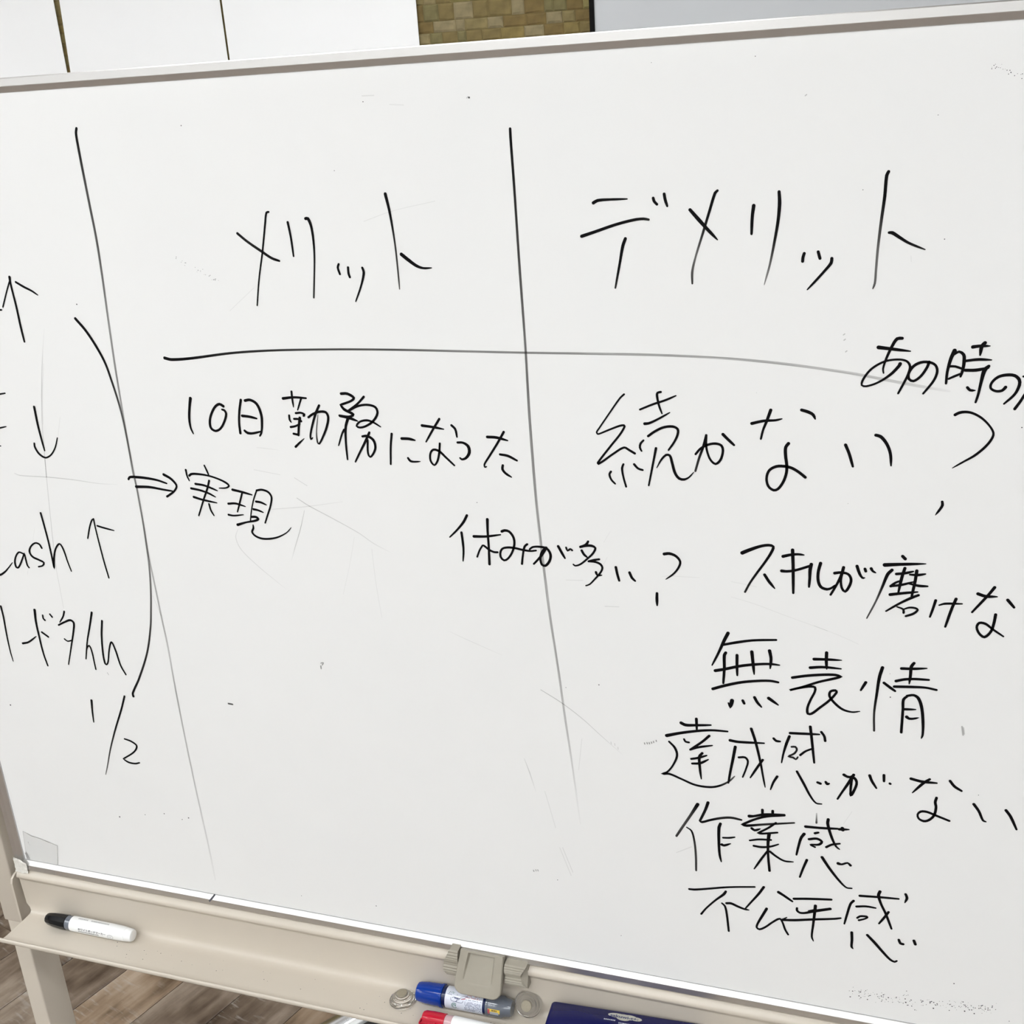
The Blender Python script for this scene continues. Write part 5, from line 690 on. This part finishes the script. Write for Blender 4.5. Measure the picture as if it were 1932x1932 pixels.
def text_on_cyl(name, body, size, length, a0, th0, r, m, parent):
    V, F = text_mesh(body, size); w_ = max(p[0] for p in V) or 1; k = length/w_
    return mesh(name, [cyl_pt(a0+p[0]*k, math.radians(th0)+p[1]/r, r+0.00012) for p in V], F, m, parent)

# black capped marker with white barrel
rB = 0.0092
dx, dy = 0.128, 0.0000
MK = empty('marker_pen', (0.0335, -0.0205, SH+rB+0.0006), 'white whiteboard marker with black cap lying at left end of the tray', 'marker', (0, 0, math.atan2(dy, dx)))
Lm = 0.1290
lathe('cap', [(0.0, 0.0040), (0.0008, 0.0058), (0.004, 0.0072), (0.012, 0.0084), (0.024, 0.0092), (0.0318, 0.0093), (0.0325, 0.0088)], 'black_gloss', MK, 10, split=20)
lathe('collar', [(0.0322, 0.0080), (0.0326, 0.0085), (0.0398, 0.0087), (0.0402, 0.0080)], 'clear_grey', MK, 40)
br = lathe('barrel', [(0.0395, 0.0075), (0.0399, 0.0090), (0.042, rB), (0.100, rB), (0.112, 0.0089), (0.1185, 0.0084), (0.1190, 0.0080), (0.1196, 0.0080), (0.1200, 0.0083), (0.1265, 0.0077), (0.1284, 0.0067), (Lm, 0.0055)], 'white_plastic', MK, 48)
text_on_cyl('lettering', 'ホワイトボードマーカー', 0.0035, 0.041, 0.054, 2, rB, 'print_black', br)
V = []; F = []; rr = random.Random(2)
x = 0.054
while x < 0.083: w_ = rr.uniform(0.0008, 0.002); patch(x, x+w_, -13, -4-rr.random()*3, rB+0.0001, V, F, 2); x += w_+0.0005
mesh('small_print', V, F, 'print_black', br)
V = []; F = []; x = 0.050
while x < 0.095:
    w_ = rr.uniform(0.0008, 0.0018)
    if not 0.064 < x < 0.069: patch(x, x+w_, 86, 98, rB+0.0001, V, F, 2)
    x += w_+0.0006
mesh('small_print', V, F, 'print_grey', br)
V = []; F = []
ring = [(0.1015+0.0042*math.cos(a*math.pi/8), -0.0004+0.0026*math.sin(a*math.pi/8)) for a in range(17)]
outline(ring, rB+0.0001, rB, V, F, 0.0003); outline([(0.099, 0.0006), (0.1015, -0.0006), (0.1035, 0.0008)], rB+0.0001, rB, V, F, 0.0003); outline([(0.1015, 0.0020), (0.1015, -0.003)], rB+0.0001, rB, V, F, 0.0003)
mesh('emblem', V, F, 'print_black', br)

# thick blue capped stick
rS = 0.0120
GS = empty('glue_stick', (0.5395, -0.0192, SH+rS+0.0004), 'thick stick with blue cap and white printed label under the grey lock', 'glue stick', (0, 0, math.atan2(0.002, 0.112)))
lathe('cap', [(0.0, 0.0085), (0.0008, 0.0098), (0.003, 0.0106), (0.012, 0.0117), (0.0285, 0.0121), (0.0290, 0.0128), (0.0312, 0.0128), (0.0316, 0.0119)], 'blue', GS, 48)
gb = lathe('barrel', [(0.030, 0.0100), (0.0312, 0.0113), (0.086, 0.0113), (0.0865, 0.0110)], 'navy', GS, 48)
lb_ = lathe('label_film', [(0.0358, 0.0113), (0.036, 0.01165), (0.0795, 0.01165), (0.0797, 0.0113)], 'label_white', GS, 48)
R2 = 0.01180
lathe('end_cap', [(0.0825, 0.0114), (0.0830, 0.01215), (0.0850, 0.01215), (0.0855, 0.0117), (0.1010, 0.0116), (0.1042, 0.0098), (0.1090, 0.0094), (0.1100, 0.0086), (0.1110, 0.0084)], 'clear_grey', GS, 48)
V = []; F = []; patch(0.0862, 0.1000, 2, 24, R2, V, F); mesh('sticker', V, F, 'print_yellow', GS)
V = []; F = []; patch(0.0862, 0.0885, -6, 22, R2+0.00005, V, F); mesh('sticker', V, F, 'print_red', GS)
V = []; F = []; patch(0.0888, 0.0985, -8, 9, R2+0.00005, V, F); mesh('sticker', V, F, 'clear_grey2', GS)
V = []; F = []; x = 0.0905; rr = random.Random(8)
while x < 0.0965: w_ = rr.uniform(0.0005, 0.0010); patch(x, x+w_, 13, 21, R2+0.0001, V, F, 2); x += w_+0.0004
mesh('small_print', V, F, 'print_black', GS)
# printed label: rows of tiny print, outlined drawing, ring emblem
RL = 0.01175
def rows(x0, x1, t0, t1, n, m, name, seed, fill=0.75):
    V = []; F = []; r = random.Random(seed); dt = (t1-t0)/n
    for i in range(n):
        x = x0+r.random()*0.0005; tt = t0+dt*i
        while x < x1-0.0006:
            w_ = r.uniform(0.0004, 0.0012)
            if r.random() < fill: patch(x, x+w_, tt+dt*0.2, tt+dt*(0.55+0.2*r.random()), RL, V, F, 1)
            x += w_+0.00025
    mesh(name, V, F, m, lb_)
rows(0.0590, 0.0785, -16, 38, 9, 'print_navy', 'small_print', 1)
rows(0.0600, 0.0780, 44, 50, 1, 'print_navy', 'small_print', 2, 0.6); rows(0.0595, 0.0775, 54, 72, 3, 'print_red', 'small_print', 3, 0.55)
rows(0.0440, 0.0530, -16, -9, 1, 'print_grey', 'small_print', 4, 0.9)
rows(0.0395, 0.0465, 64, 76, 2, 'print_green', 'small_print', 5, 0.8); rows(0.0490, 0.0545, 60, 66, 1, 'print_navy', 'small_print', 6, 0.6)
V = []; F = []
S = lambda deg: math.radians(deg)*RL
outline([(0.0385, S(60)), (0.0430, S(59)), (0.0430, S(40)), (0.0432, S(33)), (0.0445, S(28)), (0.0475, S(27)), (0.0490, S(27)), (0.0555, S(25)), (0.0572, S(29)), (0.0575, S(38))], RL, RL, V, F, 0.00045)
outline([(0.0445, S(44)), (0.0465, S(49)), (0.0530, S(46)), (0.0530, S(41)), (0.0500, S(37)), (0.0505, S(31)), (0.0485, S(27))], RL, RL, V, F, 0.0006)
outline([(0.0470, S(45)), (0.0520, S(44))], RL, RL, V, F, 0.0011)
el = [(0.0575+0.0048*math.cos(a*math.pi/8)*0.9+0.0006*math.sin(a*math.pi/8), S(54)+0.0012*math.sin(a*math.pi/8)+0.0018*math.cos(a*math.pi/8)*0.8) for a in range(17)]
outline(el, RL, RL, V, F, 0.0004)
mesh('line_drawing', V, F, 'print_navy', lb_)
V = []; F = []; outline([(0.0550, S(44)), (0.0600, S(49))], RL, RL, V, F, 0.0008); mesh('line_drawing', V, F, 'print_red', lb_)
V = []; F = []
for r0, a0, a1, w_ in ((0.0031, 40, 330, 0.0007), (0.0017, -30, 240, 0.0008)):
    outline([(0.0475+r0*math.cos(math.radians(a)), S(4)+r0*math.sin(math.radians(a))) for a in range(a0, a1+1, 15)], RL, RL, V, F, w_)
outline([(0.0475, S(2)), (0.0485, S(6))], RL, RL, V, F, 0.0008)
mesh('ring_emblem', V, F, 'print_green', lb_)

# red capped marker at the front of the tray
rR = 0.0085
RK = empty('marker_pen', (0.5585, -0.0505, SH+rR+0.0006), 'white marker with red cap in front of the blue capped stick', 'marker', (0, 0, math.atan2(-0.0005, 0.036)))
def hollow_cap():
    """red cap with an open slot in its end"""
    v = []; f = []; seg = 32; prof = [(0.0, 0.0052), (0.0006, 0.0066), (0.003, 0.0078), (0.012, 0.0084), (0.0265, 0.0086), (0.0268, 0.0080)]
    return prof
rc = lathe('cap', hollow_cap(), 'red', RK, 32)
v, f = boxv(0.0012, 0.018, -0.0118, -0.0072, -0.0042, -0.0026); mesh('clip', v, f, 'red', rc)
v, f = boxv(0.0012, 0.018, -0.0118, -0.0072, 0.0026, 0.0042); mesh('clip', v, f, 'red', rc)
v, f = boxv(0.0, 0.0024, -0.0120, -0.005, -0.0042, 0.0042); mesh('clip', v, f, 'red', rc)
lathe('collar', [(0.0264, 0.0070), (0.0268, 0.0078), (0.0350, 0.0080), (0.0354, 0.0075)], 'clear_red', RK, 40)
lathe('barrel', [(0.0348, 0.0070), (0.0352, 0.0080), (0.0365, rR), (0.100, rR), (0.114, 0.0080), (0.118, 0.0066)], 'white_plastic', RK, 40)

# two clear button magnets
def magnet(loc, rot, label):
    e = empty('button_magnet', loc, label, 'magnet', rot, 'clear button magnets on the tray')
    lathe('button', [(0.0, 0.0142), (0.0014, 0.0150), (0.0022, 0.0146), (0.0024, 0.0130), (0.0048, 0.0124), (0.0053, 0.0118), (0.0055, 0.0104), (0.0078, 0.0098), (0.0084, 0.0092), (0.0086, 0.0074), (0.0098, 0.0070)], 'acrylic', e, 56, axis='Z', split=25)
    lathe('disc_magnet', [(0.0099, 0.0058), (0.0101, 0.0060), (0.0112, 0.0060), (0.0115, 0.0056)], 'steel', e, 36, axis='Z')
    return e
magnet((0.5225, -0.0255, SH+0.0003), (0, 0, 0), 'clear button magnet left of the blue capped stick')
magnet((0.6665, -0.0090, SH+0.0160), (math.radians(62), 0, math.radians(4)), 'clear button magnet leaning right of the blue capped stick')

# board eraser
ER = empty('board_eraser', (0.6965, -0.0155, SH), 'dark blue board eraser with pale logo at the right end of tray items', 'eraser', (0, 0, math.atan2(0.0082, 0.160)))
def rounded(x0, x1, y0, y1, r, n=6):
    o = []
    for cx_, cy_, a0 in ((x1-r, y1-r, 0), (x0+r, y1-r, 90), (x0+r, y0+r, 180), (x1-r, y0+r, 270)):
        for k in range(n+1): a = math.radians(a0+90*k/n); o.append((cx_+r*math.cos(a), cy_+r*math.sin(a)))
    return o
EH = 0.0335
def stack(name, layers, m, parent, split=40):
    v = []; f = []; n = len(layers[0][0])
    for pts, z_ in layers: v += [(x, y, z_) for x, y in pts]
    for i in range(len(layers)-1):
        for k in range(n): a, b = i*n+k, i*n+(k+1) % n; f.append((a, b, b+n, a+n))
    f.append(tuple(range(n-1, -1, -1))); f.append(tuple(range((len(layers)-1)*n, len(layers)*n)))
    o = mesh(name, v, f, m, parent, True); edge_split(o, split); return o
stack('felt_pad', [(rounded(0.001, 0.1605, -0.0450, -0.001, 0.003), 0.0006), (rounded(0.001, 0.1605, -0.0450, -0.001, 0.003), 0.0125)], 'felt', ER)
eb = stack('body', [(rounded(0, 0.1615, -0.0465, 0, 0.004), 0.0125), (rounded(0, 0.1615, -0.0465, 0, 0.004), EH-0.0012), (rounded(0.0012, 0.1603, -0.0453, -0.0012, 0.0035), EH)], 'eraser', ER, 50)
# cloud shaped logo plate and lettering
def disc_union(parts, z_, m, name):
    v = []; f = []
    for cx_, cy_, rx, ry in parts:
        k = len(v)
        for a in range(24): v.append((cx_+rx*math.cos(a*math.pi/12), cy_+ry*math.sin(a*math.pi/12), z_))
        f.append(tuple(range(k, k+24))); z_ += 0.00002
    return mesh(name, v, f, m, eb)
LX = 0.0630
disc_union([(LX+0.0085, -0.0070, 0.0095, 0.0030), (LX+0.0160, -0.0085, 0.0080, 0.0044), (LX+0.0220, -0.0075, 0.0080, 0.0034), (LX+0.0290, -0.0083, 0.0062, 0.0026)], EH+0.0001, 'logo', 'logo_plate')
V, F = text_mesh('sakuwi-t+:', 0.006); w_ = max(p[0] for p in V)
mesh('lettering', [(LX+0.0015+p[0]*0.0300/w_, -0.0093+p[1]*0.85-0.0010*p[0]/w_, EH+0.0003) for p in V], F, 'print_navy', eb)
rr = random.Random(6); V = []; F = []
for x0, x1, y in ((LX-0.004, LX+0.007, -0.0150), (LX+0.012, LX+0.028, -0.0175)):
    x = x0
    while x < x1: w_ = rr.uniform(0.0006, 0.0013); k = len(V); V += [(x, y, EH+0.0002), (x+w_, y, EH+0.0002), (x+w_, y+0.0016, EH+0.0002), (x, y+0.0016, EH+0.0002)]; F.append((k, k+1, k+2, k+3)); x += w_+0.0006
mesh('small_print', V, F, 'print_pale', eb)

# crumbs of dried ink on the tray
rr = random.Random(9); v = []; f = []
def crumb(x, y, z_, r):
    k = len(v)
    for a in range(5): v.append((x+r*math.cos(a*1.2566), y+r*math.sin(a*1.2566), z_))
    v.append((x, y, z_+r*0.8))
    for a in range(5): f.append((k+a, k+(a+1) % 5, k+5))
for i in range(110):
    x = rr.uniform(0.12, 0.95); y = rr.uniform(-0.056, -0.018)
    crumb(x, y, SH, rr.choice([0.0002, 0.0003, 0.0004, 0.0006]))
cr = mesh('ink_crumbs', v, f, 'print_black'); tag(cr, 'tiny dark crumbs of dried ink scattered on the beige tray', 'crumbs', kind='stuff')

# chrome base tube glimpsed behind the tray
TB = empty('chair_base', (-0.02, 0.62, 0.0), 'polished metal tube beside a white strip and dark cover below the tray', 'chair base', (0, 0, math.radians(56)))
lathe('tube', [(-0.42, 0.026), (-0.418, 0.028), (0.16, 0.028), (0.162, 0.026)], 'chrome', TB, 40, (0, -0.030, 0.060))
lathe('caster', [(-0.012, 0.022), (-0.010, 0.029), (0.010, 0.029), (0.012, 0.022)], 'dark', TB, 28, (-0.38, -0.030, 0.030))
o = box('fitting', (-0.12, 0.12, -0.074, -0.0595, 0.030, 0.095), 'white_plastic', TB, 0.003)
o = box('dark_cover', (-0.12, 0.12, -0.150, -0.0755, 0.012, 0.095), 'dark', TB, 0.012)
